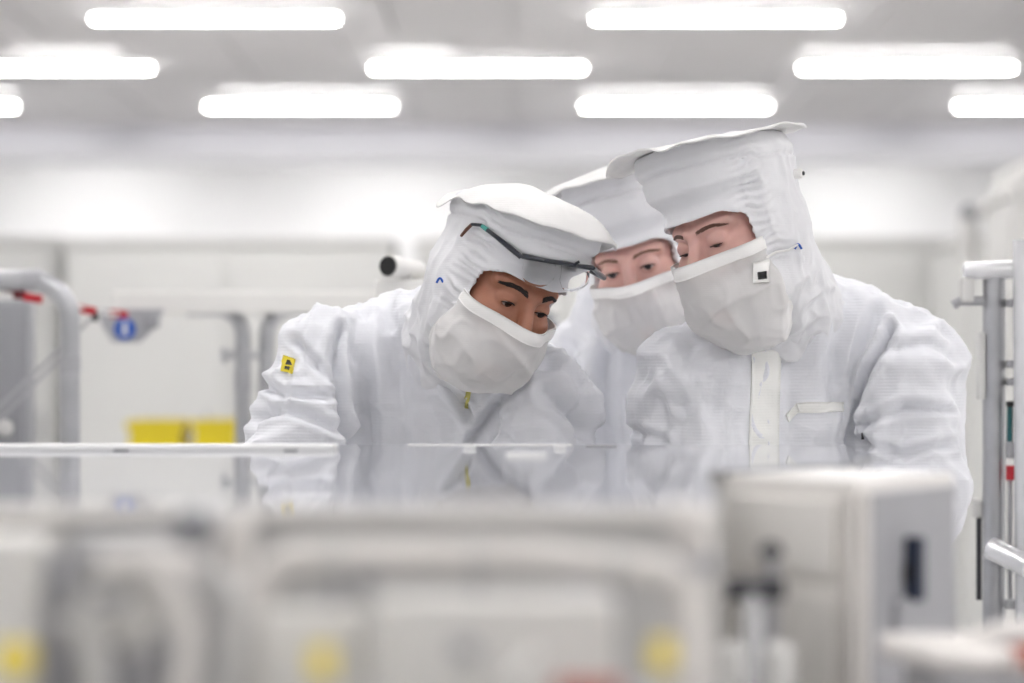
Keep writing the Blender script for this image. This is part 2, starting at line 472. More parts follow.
# yellow crates on a low white table
t = thing('side_table', (-1.3, 9.6, 0), 'low white table under the two yellow crates', 'table')
MB().box((-1.3, 9.65, .73), (1.3, .6, .04), bev=.008).build('tabletop', 'white_paint', t)
for sx in (-1, 1):
    for sy in (-1, 1):
        MB().tube([(-1.3+sx*.58, 9.65+sy*.24, 0), (-1.3+sx*.58, 9.65+sy*.24, .71)], .018, 8).build('leg', 'steel', t, True)
for (a, b, lb) in ((129, 181, 'wider yellow crate on the low white table, nearer the bent railing'), (194, 234, 'narrower yellow crate on the low white table, next to the post under the white beam')):
    p0 = at(a, 420, 9.45); p1 = at(b, 420, 9.45); wd = p1.x-p0.x; cx = (p0.x+p1.x)/2; top = p0.z
    t = thing('storage_crate', (cx, 9.6, .75), lb, 'crate', 'yellow crates')
    b_ = MB(); h = top-.75
    for sx in (-1, 1): b_.box((cx+sx*(wd/2-.006), 9.6, .75+h/2), (.012, .3, h))
    for sy in (-1, 1): b_.box((cx, 9.6+sy*.144, .75+h/2), (wd-.024, .012, h))
    b_.box((cx, 9.6, .757), (wd-.024, .276, .014)); b_.build('crate_body', 'yellow', t)
    b_ = MB()
    for sx in (-1, 1): b_.box((cx+sx*(wd/2+.006), 9.6, top-.02), (.012, .32, .03))
    for sy in (-1, 1): b_.box((cx, 9.6+sy*.156, top-.02), (wd+.024, .012, .03))
    b_.build('crate_rim', 'yellow', t)
    MB().box((cx, 9.44, .75+h*.45), (wd*.4, .012, h*.22), bev=.003).build('crate_label', 'pale_yellow', t)
    MB().box((cx, 9.6, top-.045), (wd-.03, .27, .05), bev=.006).build('crate_contents', 'beige', t)

# ------------------------------------------------------------------ railing, cabinet, barrier, gantry beam on the left
D1 = 5.1
t = thing('safety_railing', (at(70, 0, D1).x, D1, 0), 'bent grey steel tube railing beside the dark grey cabinet', 'railing')
rail = arc_path([(at(-320, 0, D1).x, D1, 0), at(-320, 280, D1), at(70, 280, D1), (at(70, 0, D1).x, D1, 0)], .085)
MB().tube(rail, .0215, 18).build('rail_tube', 'steel', t, True)
MB().lathe((at(70, 0, D1).x, D1, .0), (0, 0, 1), [(0, .06), (.012, .06), (.012, .03), (.05, .03)], 20).build('foot_flange', 'steel', t, True)
MB().lathe((at(-320, 0, D1).x, D1, .0), (0, 0, 1), [(0, .06), (.012, .06), (.012, .03), (.05, .03)], 20).build('foot_flange', 'steel', t, True)
MB().lathe(at(70, 372, D1), (0, 0, 1), [(0, .0225), (.016, .0228), (.032, .0225)], 18).build('tube_collar', 'mid_grey', t, True)
MB().lathe(at(24, 280, D1), (1, 0, 0), [(0, .0232), (.02, .0235), (.04, .0232)], 18).build('tube_collar', 'mid_grey', t, True)

p = at(27, 300, 5.55)
t = thing('control_cabinet', (p.x-.25, 5.60, 0), 'dark grey metal control cabinet behind the bent railing', 'cabinet')
MB().box((p.x-.25, 5.60, p.z/2), (.5, .10, p.z), bev=.008).build('cabinet_body', 'grey_panel', t)
d = MB().box((p.x-.25, 5.54, p.z/2+.02), (.485, .02, p.z-.06), bev=.005).build('cabinet_door', 'grey_panel', t)
MB().box((p.x-.06, 5.524, p.z*.72), (.018, .02, .12), bev=.004).build('door_handle', 'steel', d)
MB().lathe(at(5, 428, 5.52), (0, -1, 0), [(0, .02), (.02, .018), (.03, .01)], 14).build('cabinet_knob', 'light_grey', t, True)

# long white beam with bent legs
DB = 5.9
bl, br = at(113, 302, DB), at(560, 302, DB)
t = thing('equipment_beam', ((bl.x+br.x)/2, DB, 0), 'long white horizontal beam on bent steel legs behind the man with glasses', 'beam')
MB().box(((bl.x+br.x)/2, DB+.06, bl.z), (br.x-bl.x, .12, .054), bev=.006).build('beam_bar', 'white_paint', t)
for i, (xa, xb) in enumerate(((240, 184), (264, 320), (555, 500))):
    path = arc_path([(at(xa, 0, DB).x, DB+.06, 0), (at(xa, 0, DB).x, DB+.06, at(0, 308, DB).z), (at(xb, 0, DB).x, DB+.06, at(0, 308, DB).z)], .133)
    MB().tube(path, .0195, 16).build('leg', 'steel', t, True)
    MB().lathe((at(xa, 0, DB).x, DB+.06, at(0, 392, DB).z), (0, 0, 1), [(0, .0215), (.05, .0215)], 16).build('leg_collar', 'mid_grey', t, True)
MB().tube([(at(219, 0, DB).x, DB+.05, at(0, 355, DB).z), (at(266, 0, DB).x, DB+.05, at(0, 355, DB).z)], .009, 10).build('clamp_rod', 'steel', t, True)
MB().lathe((at(219, 0, DB).x, DB+.05, at(0, 355, DB).z), (1, 0, 0), [(0, .02), (.015, .02), (.015, .012), (.025, .012)], 14).build('clamp_knob', 'steel', t, True)

# white tube with a black end on a stand behind the bending man
DS = 4.5
t = thing('sensor_tube', (at(410, 0, DS).x, DS+.28, 0), 'white tube with round black end on a stand behind the bending man', 'sensor')
zt = at(0, 279, DS).z; c = at(410, 0, DS).x
MB().box((c, DS+.06, zt-.022), (at(447, 0, DS).x-at(375, 0, DS).x, .1, .044), bev=.006).build('stand_head', 'white_paint', t)
MB().box((c, DS+.19, zt-.022), (.06, .18, .04), bev=.006).build('stand_arm', 'white_paint', t)
MB().box((c, DS+.28, (zt-.044)/2), (.05, .05, zt-.044), bev=.006).build('stand_column', 'white_paint', t)
MB().box((c, DS+.3, .01), (.2, .2, .02), bev=.004).build('stand_base', 'white_paint', t)
ax = (Vector((.10, .16, -.008))).normalized(); p0 = at(388, 266, DS-.02)
MB().lathe(p0, ax, [(0, .0185), (.002, .021), (.03, .021), (.03, .018), (.10, .018), (.105, .014)], 24).build('tube_body', 'white_paint', t, True)
MB().lathe(p0-ax*.003, ax, [(0, .0175), (.002, .0188), (.005, .0188)], 24).build('tube_end', 'black', t, True)
MB().box(p0+ax*.06+Vector((0, 0, -.018)), (.02, .03, .016), bev=.003).build('tube_bracket', 'light_grey', t)
MB().tube([p0+ax*.09, p0+ax*.1+Vector((.02, .0, -.004)), p0+ax*.1+Vector((.035, 0, -.022))], .004, 8).build('tube_cable', 'light_grey', t, True)

# barrier line with red clips, thin stays and hanging sign pocket
DC = 5.3
t = thing('barrier_line', at(60, 300, DC), 'slack barrier line with four red clips between cabinet and white beam', 'barrier')
cl = [at(-30, 286, DC), at(0, 290, DC), at(28, 295, DC), at(60, 303, DC), at(88, 309, DC+.05), at(108, 314, DC+.3), at(122, 314, DC+.52)]
MB().tube(cl, .004, 8).build('line', 'light_grey', t, True)
def clip(px, py, D, ang, m, wd=.042, hh=.019):
    rot = Matrix.Rotation(R(-ang), 3, 'Y')
    return MB().box(at(px, py, D), (wd, .02, hh), rot, bev=.004).build('clip', m, t)
clip(8, 287, DC, -14, 'dark_red', .05); MB().box(at(20, 294, DC), (.03, .02, .024), bev=.006).build('clip_hook', 'dark_red', t)
clip(33, 298, DC, -10, 'red'); clip(87, 310, DC+.05, -12, 'red'); clip(119, 314, DC+.46, -4, 'red')
MB().box(at(95, 317, DC+.05), (.012, .018, .02), bev=.003).build('clip_hook', 'black', t)
for (a, b) in (((-22, 427), (92, 318)), ((-20, 440), (66, 352))):
    MB().tube([at(*a, DC+.2), at(*b, DC+.1)], .0045, 8).build('stay_wire', 'mid_grey', t, True)

t = thing('safety_sign', at(128, 330, DB), 'grey tapered sign pocket with blue round sign hanging off the white beam', 'sign')
z0 = DB-.012
poly = [at(96, 309, z0), at(164, 309, z0), at(156, 326, z0), at(140, 343, z0), at(112, 343, z0), at(103, 328, z0)]
MB().prism(poly, (0, .012, 0)).build('sign_pocket', 'mid_grey', t)
MB().box(at(152, 321, z0-.012), (.036, .024, .034), bev=.004).build('sign_bracket', 'grey_panel', t)
MB().lathe(at(125, 329, z0), (0, -1, 0), [(0, .0265), (.003, .0265)], 28).build('sign_disc', 'blue', t)
b = MB()       # white mandatory-action figure: head and two flanking strokes
b.lathe(at(125, 324, z0-.003), (0, -1, 0), [(0, .006), (.0015, .006)], 14)
b.box(at(125, 331, z0-.0035), (.012, .0015, .02)); b.build('sign_symbol', 'white_paint', t)

# ------------------------------------------------------------------ steel frame on the right
DR = 4.35
t = thing('steel_frame', (at(995, 0, DR).x, DR, 0), 'tubular steel post frame with clamps beside the tallest man', 'frame')
MB().tube([(at(994, 0, DR).x, DR, 0), at(994, 276, DR)], .0205, 18).build('post', 'steel', t, True)
MB().tube([(at(1026, 0, DR).x, DR-.05, 0), at(1026, 240, DR-.05)], .024, 18).build('post', 'bright_steel', t, True)
MB().tube([at(963, 271, DR-.01), at(967, 271, DR-.01), at(1060, 268, DR-.01)], [.012, .0165, .0165], 16).build('top_tube', 'bright_steel', t, True)
MB().box(at(966, 290, DR), (.024, .04, .045), bev=.006).build('clamp', 'light_grey', t)
MB().tube([at(953, 305, DR), at(960, 301, DR), at(974, 301, DR), at(988, 301, DR)], .009, 10).build('clamp_hook', 'mid_grey', t, True)
for py in (303, 364, 382): MB().box(at(1011, py, DR-.02), (.014, .03, .014), bev=.003).build('post_clip', 'mid_grey', t)
MB().box(at(981, 366, DR), (.012, .03, .12), bev=.003).build('side_strip', 'light_grey', t)
MB().tube([at(1018, 405, DR-.03), at(1010, 406, DR-.03), at(1009.5, 442, DR-.03)], .0055, 10).build('cable', 'teal', t, True)
MB().box(at(1013, 404, DR-.03), (.022, .02, .01), bev=.002).build('cable_clamp', 'black', t)
MB().box(at(1012, 450, DR-.03), (.02, .02, .03), bev=.003).build('fitting', 'mid_grey', t)
MB().lathe(at(1012, 480, DR-.03), (0, 0, 1), [(0, .011), (.026, .011)], 14).build('red_collar', 'red', t, True)
MB().tube([at(1010, 480, DR-.03), at(1010, 604, DR-.03)], .004, 8).build('rod', 'mid_grey', t, True)
MB().box(at(1011, 604, DR-.03), (.022, .02, .018), bev=.003).build('rod_clip', 'steel', t)
MB().tube([at(988, 546, DR-.04), at(991, 548, DR-.04), at(1030, 568, DR-.1)], [.016, .0205, .0205], 16).build('handle_tube', 'bright_steel', t, True)
MB().tube([at(979, 512, DR+.02), at(979, 600, DR+.02)], .005, 8).build('rod', 'dark', t, True)
MB().box(at(978, 508, DR+.02), (.02, .03, .035), bev=.005).build('fitting', 'light_grey', t)
MB().box((at(1035, 0, DR).x, DR-.02, .01), (.3, .2, .02), bev=.004).build('foot_plate', 'steel', t)
# ------------------------------------------------------------------ people
def head_sdf(L, lid_lo=-48, lid_hi=-22, nose=1.0):
    d = ell(L, (0, -.012, .035), (.075, .098, .09))
    d = smin(d, ell(L, (0, .028, -.045), (.060, .068, .085)), .03)
    d = smin(d, cone(L, (0, .06, -.1), (0, .075, -.106), .024, .02), .03)
    for s in (-1, 1):
        d = smin(d, cone(L, (s*.05, .01, -.055), (s*.012, .075, -.1), .018, .016), .02)
        d = smin(d, cone(L, (s*.05, .066, .021), (s*.014, .090, .017), .010, .009), .014)
        d = smin(d, ell(L, (s*.042, .060, -.032), (.028, .030, .024)), .02)
        d = smin(d, ell(L, (s*.074, -.012, -.01), (.008, .018, .03)), .006)
    d = smax(d, -ell(L, (-.030, .108, .001), (.021, .018, .015)), .012)
    d = smax(d, -ell(L, (.030, .108, .001), (.021, .018, .015)), .012)
    d = smin(d, cone(L, (0, .090, .010), (0, .117*nose, -.036), .008, .012), .012)
    for s in (-1, 1):
        d = smin(d, sph(L, (s*.012, .106, -.04), .009), .008)
        e = V3((s*.0315, .079, -.001))
        lid = ell(L, e, (.0165, .0142, .0142))
        em = R((lid_lo+lid_hi)/2); hh = .0142*math.sin(R(lid_hi-lid_lo)/2)
        c = e+V3((0, .0142*math.cos(em), .0142*math.sin(em)))
        lid = smax(lid, -ell(L, c, (.0128, .010, hh)), .0015)
        d = smin(d, lid, .0045)
    d = smin(d, ell(L, (0, .098, -.066), (.022, .010, .006)), .006)      # lips
    d = smin(d, ell(L, (0, .096, -.076), (.019, .010, .007)), .006)
    d = smax(d, -ell(L, (0, .108, -.0705), (.022, .010, .0018)), .003)
    return d

def largest(V, Q):
    lab = np.arange(len(V))
    for _ in range(200):
        m = lab[Q].min(1); new = lab.copy()
        for k in range(4): np.minimum.at(new, Q[:, k], m)
        new = new[new]
        if (new == lab).all(): break
        lab = new
    ids, cnt = np.unique(lab, return_counts=True); keep = lab == ids[cnt.argmax()]
    mp = np.cumsum(keep)-1
    return V[keep], mp[Q[keep[Q[:, 0]]]]
def head_lite(L):
    d = smin(ell(L, (0, -.012, .035), (.075, .098, .09)), ell(L, (0, .028, -.045), (.060, .068, .085)), .03)
    d = smin(d, ell(L, (0, .06, .02), (.056, .036, .014)), .02)
    return smin(d, ell(L, (0, .060, -.030), (.066, .030, .024)), .02)
def sst(x, a, b):
    t = np.clip((x-a)/(b-a), 0, 1); return t*t*(3-2*t)
def hood_sdf(L, nk, zt=.145, tilt=0, hs=1.0):
    q = L.copy(); q[..., 0] /= .096; q[..., 1] = (q[..., 1]+.006)/.119
    rr = (np.abs(q[..., 0])**2.4+np.abs(q[..., 1])**2.4)**(1/2.4)
    tz = np.clip((.075-L[..., 2])/.06, 0, 1)
    cyl = smax((rr-1+.09*tz)*.1, L[..., 2]-zt-.006-tilt*L[..., 1], .012)
    cyl = smax(cyl, -.02-L[..., 2], .04)
    d = smin(cyl, cone(L, (0, -.018, -.05), nk, .088, .098), .05)
    d = smin(d, ell(L, (0, .028, -.06), (.076, .082, .085)), .03)
    wgt = sst(L[..., 2], .085, .045)*sst(L[..., 1], .0, .045)*sst(L[..., 2], -.1, -.06)
    return d*(1-wgt)+(head_lite(L/hs)*hs-.0085)*wgt

def mask_sdf(L, bag=1.0, hs=1.0):
    d = ell(L, (0, .030, -.080*bag), (.086, .096, .102*bag))
    up = smin(head_lite(L/hs)*hs-.0105, cone(L, (0, .085*hs, .01), (0, .112*hs, -.04*hs), .018, .025), .045)
    d = smin(d, ell(L, (0, .086, -.05), (.030, .048, .036)), .035)
    wgt = sst(L[..., 2], -.075, -.030)
    return d*(1-wgt)+up*wgt

def trace(fn, o, dirs, t1=.3, n=60):
    """distance along each ray (from inside) to the outermost surface of fn"""
    ts = np.linspace(0, t1, n, dtype=np.float32)
    P = V3(o)+dirs[..., None, :]*ts[:, None]
    ins = fn(P.astype(np.float32)) < 0
    k = n-1-np.argmax(ins[..., ::-1], axis=-1)
    lo = ts[np.clip(k, 0, n-2)]; hi = ts[np.clip(k+1, 1, n-1)]
    for _ in range(12):
        m = (lo+hi)/2; g = fn((V3(o)+dirs*m[..., None]).astype(np.float32)) < 0
        lo = np.where(g, m, lo); hi = np.where(g, hi, m)
    return V3(o)+dirs*lo[..., None]

def grid_mesh(name, G, m, parent, thick=None, N=None):
    """quad sheet from a (nu, nv, 3) array; closed slab when thick is given"""
    nu, nv = G.shape[:2]; ix = np.arange(nu*nv).reshape(nu, nv)
    Q = np.stack([ix[:-1, :-1], ix[1:, :-1], ix[1:, 1:], ix[:-1, 1:]], -1).reshape(-1, 4)
    V = G.reshape(-1, 3).astype(np.float64)
    if thick:
        nn = vnorm(V, Q) if N is None else N
        V2 = V-nn*thick; k = len(V)
        rim = np.concatenate([ix[:, 0], ix[-1, 1:], ix[::-1, -1][1:], ix[0, ::-1][1:-1]])
        nx = np.roll(rim, -1)
        Q = np.concatenate([Q, Q[:, ::-1]+k, np.stack([rim, rim+k, nx+k, nx], -1)[:, ::-1]])
        V = np.concatenate([V, V2])
    return np_mesh(name, V, Q, m, parent)

CAMP = Vector((0, 0, H))
def patch(tree, quad, nu, nv, name, m, parent, lift=.0015, thick=.002, smooth=0):
    """thin cloth piece lying on a garment; quad = four image points around it (from a ruler on the photo)"""
    a, b, c, d = [np.array(q, float) for q in quad]
    pts = np.zeros((nu, nv, 3)); nrm = np.zeros((nu, nv, 3)); last = None
    for i in range(nu):
        for j in range(nv):
            u, v = i/(nu-1), j/(nv-1)
            p = (a*(1-u)+b*u)*(1-v)+(d*(1-u)+c*u)*v
            dr = (at(p[0], p[1], 3.8)-CAMP).normalized()
            hit, n, _, _ = tree.ray_cast(CAMP, dr)
            if hit is None: hit, n = last
            last = (hit, n)
            if n.dot(dr) > 0: n = -n
            pts[i, j] = hit; nrm[i, j] = n
    for _ in range(smooth):
        q = pts.copy(); q[1:-1] = (pts[:-2]+pts[2:]+2*pts[1:-1])/4; pts = q
    nrm /= np.linalg.norm(nrm, axis=-1, keepdims=True)
    G = pts+nrm*lift
    return grid_mesh(name, G, m, parent, thick, nrm.reshape(-1, 3))

def folds(V, N, paths, D):
    """explicit garment creases: image-measured polylines turned into lines on the garment's front"""
    d = np.zeros(len(V)); X = V[:, [0, 2]]; front = np.clip(.5-N[:, 1]*1.5, 0, 1)
    for pts, wd, dep in paths:
        A = [at(x, y, D) for x, y in pts]; A = np.array([(p.x, p.z) for p in A])
        best = np.full(len(V), 9.)
        for p, q in zip(A, A[1:]):
            t = np.clip(((X-p)@(q-p))/((q-p)@(q-p)), 0, 1)
            best = np.minimum(best, np.linalg.norm(X-p-t[:, None]*(q-p), axis=1))
        d += (-dep*np.exp(-(best/wd)**2)+.45*dep*np.exp(-((best-2.1*wd)/wd)**2))*front
    return d

def strands(name, head_fn, Mh, c, side, m, parent, thick=1.0, up=0, seed=1, n=110, hsc=1.05):
    """an eyebrow: short tapered hairs lying on the brow"""
    rnd = random.Random(seed); b = MB()
    for k in range(n):
        u = (k+rnd.random())/n
        x = side*(.013+.036*u); z = .0165+.0045*math.sin(min(1, u*1.25)*PI*.62)-.008*max(0, u-.6)+up+(rnd.random()-.5)*.0072*thick*(1-.5*u)
        dx, dz = side*(.004+.004*u), .003*(1-1.6*u)
        pts = []
        for f in (0, .5, 1):
            px, pz = x+dx*f, z+dz*f
            o = np.array([[px, .14, pz]], dtype=np.float32)
            for _ in range(14): o[:, 1] -= head_fn(o)*.8
            pts.append(Vector((px, o[0, 1]+.0008+.0008*math.sin(f*PI), pz))*hsc)
        rad = .0010*thick
        b.tube([Mh@p+c for p in pts], [rad, rad*.9, rad*.25], 4)
    return b.build(name, m, parent)

def rot_head(yaw, pitch, roll):
    return Matrix.Rotation(R(180-yaw), 3, 'Z') @ Matrix.Rotation(R(-pitch), 3, 'X') @ Matrix.Rotation(R(roll), 3, 'Y')

def hand_points():
    """local hand: wrist at origin, fingers along +Y, palm facing -Z, thumb at +X"""
    fs = []
    for i, (x, y, l) in enumerate(((.026, .088, .075), (.009, .094, .084), (-.009, .091, .078), (-.026, .082, .06))):
        a = R(12+5*i); p = Vector((x*.75, .03, 0)); q = Vector((x, y, .0)); pts = [p, q]
        ang = 0
        for f, ln in zip((.25, .35, .4), (.45, .3, .25)):
            ang += f*1.1+.05*i; pts.append(pts[-1]+Vector((x*.06, math.cos(ang)*l*ln, -math.sin(ang)*l*ln)))
        fs.append((pts, .0095-.0006*i))
    fs.append(([Vector((.018, .02, -.002)), Vector((.042, .05, -.012)), Vector((.052, .078, -.022)), Vector((.05, .1, -.032))], .0115))
    return fs
def hand_mesh():
    fs = hand_points()
    def fn(P):
        d = rbox(P, (0, .048, -.001), (.038, .046, .0135), .013)
        d = smin(d, cone(P, (0, -.07, 0), (0, .01, 0), .034, .027), .02)
        for pts, r in fs:
            f = None
            for k, (a, b) in enumerate(zip(pts, pts[1:])):
                q = cone(P, a, b, r*(1-.07*k), r*(1-.07*(k+1))); f = q if f is None else np.minimum(f, q)
            d = smin(d, f, .006)
        return d
    return nets(fn, *grid((-.06, -.08, -.09), (.08, .2, .04), .0035))
HV, HQ = hand_mesh()

def person(label, c, yaw, pitch, roll, J, skin, hair, iris, lid, bag, top, fold_paths, D, sleeve, brow=(1.0, 0), seed=0, chest=(.19, .68), head_scale=1.05):
    Mh = rot_head(yaw, pitch, roll); Mn = np.array(Mh, dtype=np.float32); cv = V3(c)
    base = Vector((J['pelvis'][0], J['pelvis'][1], 0))
    root = thing('person', base, label, 'person')
    toL = lambda P: ((P-cv)@Mn)/head_scale
    toW = lambda V: (V*head_scale)@Mn.T.astype(np.float64)+cv.astype(np.float64)
    hf = lambda L: head_sdf(L, *lid)
    pel, ch, nk = J['pelvis'], J['chest'], J['neck']
    wdir = Vector(J['shb'])-Vector(J['sha']); wdir.z *= .3
    hipd = Vector((wdir.x, wdir.y, 0)).normalized()
    legs = []
    for s, key in ((-1, 'a'), (1, 'b')):
        hp = Vector(pel)+hipd*(.09*s)+Vector((0, 0, -.05)); an = Vector((hp.x+hipd.x*.03*s, hp.y+.02, .09))
        kn = hp.lerp(an, .48)+Vector((0, -.03, 0)); legs.append((hp, kn, an))
    def body(P):
        L = toL(P); dh = hf(L)*head_scale
        d = cone(P, J['hc'], nk, .052, .058)
        d = smin(d, econe(P, pel, ch, .085, .085, wdir, 1.4), .04)
        d = smin(d, econe(P, ch, nk, .08, .052, wdir, 1.4), .05)
        for k in 'ab':
            s_, e_, w_ = J['sh'+k], J['el'+k], J['wr'+k]
            d = smin(d, cone(P, nk, s_, .045, .038), .03)
            d = smin(d, cone(P, s_, e_, .040, .034), .02); d = smin(d, cone(P, e_, w_, .036, .027), .015)
        for hp, kn, an in legs:
            d = smin(d, cone(P, hp, kn, .078, .052), .03); d = smin(d, cone(P, kn, an, .05, .035), .02)
            d = smin(d, cone(P, an+Vector((0, .02, -.045)), an+Vector((0, -.13, -.06)), .032, .024), .02)
        return smin(d, dh, .02)
    fc = Vector(c)+Mh@Vector((0, .085, .002))
    lo = [min(min(J[k][i] for k in J), min(l[2][i] for l in legs))-.2 for i in range(3)]; hi = [max(J[k][i] for k in J)+.2 for i in range(3)]
    lo[2] = 0; hi[2] = c[2]+.2
    ax = [graded(lo[i], hi[i], fc[i]-(.075, .06, .05)[i], fc[i]+(.075, .06, .05)[i], .0021, .017) for i in range(3)]
    V, Q = nets(body, *ax)
    np_mesh('body', V, Q, skin, root)
    # eyes, lashes, brows
    for s in (-1, 1):
        e = Vector((s*.0315, .0788, -.001)); gz = Vector((0, math.cos(R((lid[0]+lid[1])/2)), math.sin(R((lid[0]+lid[1])/2)))).normalized()
        b = MB(); b.lathe(Mh@(e*head_scale)+c-Mh@gz*.0128, Mh@gz, [(.0128-.0128*math.cos(a), .0128*math.sin(a)) for a in [PI*k/14 for k in range(15)]], 20)
        eb = b.build('eyeball', 'eye_white', root, True)
        MB().lathe(Mh@(e*head_scale)+c+Mh@gz*.0115, Mh@gz, [(0, .0062), (.0012, .0060), (.0017, .004)], 20).build('iris', iris, eb, True)
        MB().lathe(Mh@(e*head_scale)+c+Mh@gz*.0126, Mh@gz, [(0, .003), (.0008, .0028), (.0012, .0015)], 16).build('pupil', 'pupil', eb, True)
        pts = []; a_hi = R(lid[1])
        for k in range(11):
            u = -1+2*k/10; el = a_hi-(a_hi-R(lid[0]))*.5*abs(u)**2.2
            x = .0132*u; rr = math.sqrt(max(1e-6, .0148**2*(1-(x/.0172)**2)))
            pts.append(Mh@((e+Vector((x, rr*math.cos(el), rr*math.sin(el)-.0004)))*head_scale)+Vector(c))
        MB().tube(pts, [.0004]+[.0011]*9+[.0004], 6).build('eyelashes', 'lid_dark', root, True)
        strands('eyebrow', hf, Mh, Vector(c), s, hair, root, brow[0], brow[1], seed+s+5)
    # hood
    nkL = Vector(Mh.transposed()@(Vector(nk)-Vector(c)))*1.0
    hs = lambda L: hood_sdf(L, nkL, top[6], top[7], head_scale)
    def hood(L):
        d = hs(L); inner = d+.006
        d = np.maximum(d, -inner)
        op = rbox(L, (0, .12, -.01), (.078, .086, .047), .03)
        return smax(d, -op, .003)
    V, Q = nets(hood, *grid((-.13, -.2, min(-.2, nkL.z-.07)), (.13, .15, .20), .0029))
    V, Q = largest(V, Q); V = relax(V, Q, 2); N = vnorm(V, Q)
    side = np.clip((.075-V[:, 1])/.05, 0, 1)*np.clip((.13-V[:, 2])/.04, 0, 1)
    dsp = side*(.0045*ridge(V*[26, 38, 15]+seed, 3)+.002*vn(V*[70, 70, 45], 7))
    dsp += .0007*vn(V*[60, 60, 60], 9)
    low = np.clip((-.06-V[:, 2])/.05, 0, 1); dsp += low*.006*ridge(V*[18, 18, 26]+seed, 5)
    gat = np.exp(-((np.abs(V[:, 0])-.088)/.02)**2)*np.exp(-((V[:, 1]-.035)/.022)**2)*(V[:, 2] > -.06)   # elastic gather beside the eyes
    dsp += gat*.0035*np.sin(V[:, 2]*520+4*vn(V*40, 2))
    zz = V[:, 2]-top[6]-top[7]*V[:, 1]
    seam = np.exp(-((V[:, 2]-(top[6]-.033)-top[7]*V[:, 1]-.004*vn(V*12, 4))/.0022)**2)*np.clip(1-np.abs(N[:, 2]), 0, 1)
    dsp -= .0045*seam
    dsp += .0035*np.clip((zz+.030)/.010, 0, 1)*np.clip(-zz/.02, 0, 1)
    V = toW(V+N*dsp[:, None])
    ho = np_mesh('hood', V, Q, 'hood_cloth', root); hood_tree = bvh(V, Q)
    # flat floppy top panel with its free edge
    nr, na = 26, 128; th = np.linspace(0, 2*PI, na, endpoint=False)
    ca, sa = np.cos(th), np.sin(th)
    rad = (np.abs(ca)**2.6+np.abs(sa)**2.6)**(-1/2.6)
    rho = np.linspace(.02, 1, nr)[:, None]
    a_, b_, dome, wave, droop, curl, zt, tilt, ysh = top
    X = a_*rad*ca*rho; Y = b_*rad*sa*rho-.006+ysh
    e3 = rho**4
    nz = vn(np.stack([np.cos(th)*1.7+seed, np.sin(th)*1.7, th*0], -1), seed+2)+.6*vn(np.stack([np.cos(th)*4, np.sin(th)*4+seed, th*0], -1), seed+8)
    Z = zt+tilt*Y+dome*(1-rho**2.2)+e3*(wave*nz-droop*np.abs(ca)**1.5+curl*np.clip(-sa, 0, 1)**3)
    cr = vn(np.stack([X*22+seed, Y*22, X*0], -1).reshape(-1, 3), 21).reshape(X.shape); Z = Z+.004*cr*np.clip(dome/.02, .4, 1.6)
    T = np.stack([X, Y, Z], -1); Bt = T.copy(); Bt[..., 2] = np.minimum(T[..., 2]-.0032, T[..., 2]-.0032)
    V = np.concatenate([T.reshape(-1, 3), Bt.reshape(-1, 3)]); k = nr*na
    q = []
    for i in range(nr-1):
        for j in range(na):
            j2 = (j+1) % na; A, B_, C_, D_ = i*na+j, (i+1)*na+j, (i+1)*na+j2, i*na+j2
            q += [(A, B_, C_, D_), (D_+k, C_+k, B_+k, A+k)]
    for j in range(na):
        j2 = (j+1) % na; q.append(((nr-1)*na+j, (nr-1)*na+j+k, (nr-1)*na+j2+k, (nr-1)*na+j2))
    for j in range(0, na//2-1):      # close the two tiny centre holes
        q.append((j, j+1, na-2-j, na-1-j)); q.append((k+j, k+na-1-j, k+na-2-j, k+j+1))
    np_mesh('hood_top', toW(V), np.array(q), 'hood_top_cloth', root)
    # mask
    ms = lambda L: mask_sdf(L, bag, head_scale)
    oc = (0, .02, -.07*bag); nu, nv = 121, 70
    az = np.linspace(R(-105), R(105), nu)
    ztop = -.0215+.002*np.clip(np.abs(az)-.8, 0, 2)
    lo_, hi_ = np.zeros(nu), np.full(nu, 1.5)
    for _ in range(18):
        m_ = (lo_+hi_)/2; dirs = np.stack([np.sin(az)*np.cos(m_), np.cos(az)*np.cos(m_), np.sin(m_)], -1)
        p = trace(ms, oc, dirs); g = p[:, 2] < ztop
        lo_ = np.where(g, m_, lo_); hi_ = np.where(g, hi_, m_)
    v = np.linspace(0, 1, nv); EL = lo_[:, None]*(1-v)+R(-78)*v
    dirs = np.stack([np.sin(az)[:, None]*np.cos(EL), np.cos(az)[:, None]*np.cos(EL), np.sin(EL)], -1)
    G = trace(ms, oc, dirs).astype(np.float64); flat = G.reshape(-1, 3)
    fade = np.clip(v*4, 0, 1)[None, :]*np.ones((nu, 1))
    wr = .008*ridge(np.stack([flat[:, 0]*14+seed, flat[:, 1]*14, flat[:, 2]*22+flat[:, 0]*10*(1 if yaw > 0 else -1)], -1), 11+seed)+.0032*ridge(flat*[40, 40, 28]+seed, 14)
    G += (dirs*(wr.reshape(nu, nv)*fade)[..., None])
    tuck = sst(np.abs(az), R(72), R(100))[:, None]*.022*np.clip(1.3-1.2*v, 0, 1)[None, :]
    G -= dirs*tuck[..., None]
    mt = G.reshape(-1, 3); GW = toW(mt).reshape(nu, nv, 3)
    mo = grid_mesh('mask', GW, 'mask_cloth', root)
    ix = np.arange(nu*nv).reshape(nu, nv); MQ = np.stack([ix[:-1, :-1], ix[1:, :-1], ix[1:, 1:], ix[:-1, 1:]], -1).reshape(-1, 4)
    mask_tree = bvh(GW.reshape(-1, 3), MQ)
    band = np.stack([G[:, k]+dirs[:, k]*.0016 for k in range(0, 7)], 1)
    band[:, 0] += np.array([0, 0, .0015])
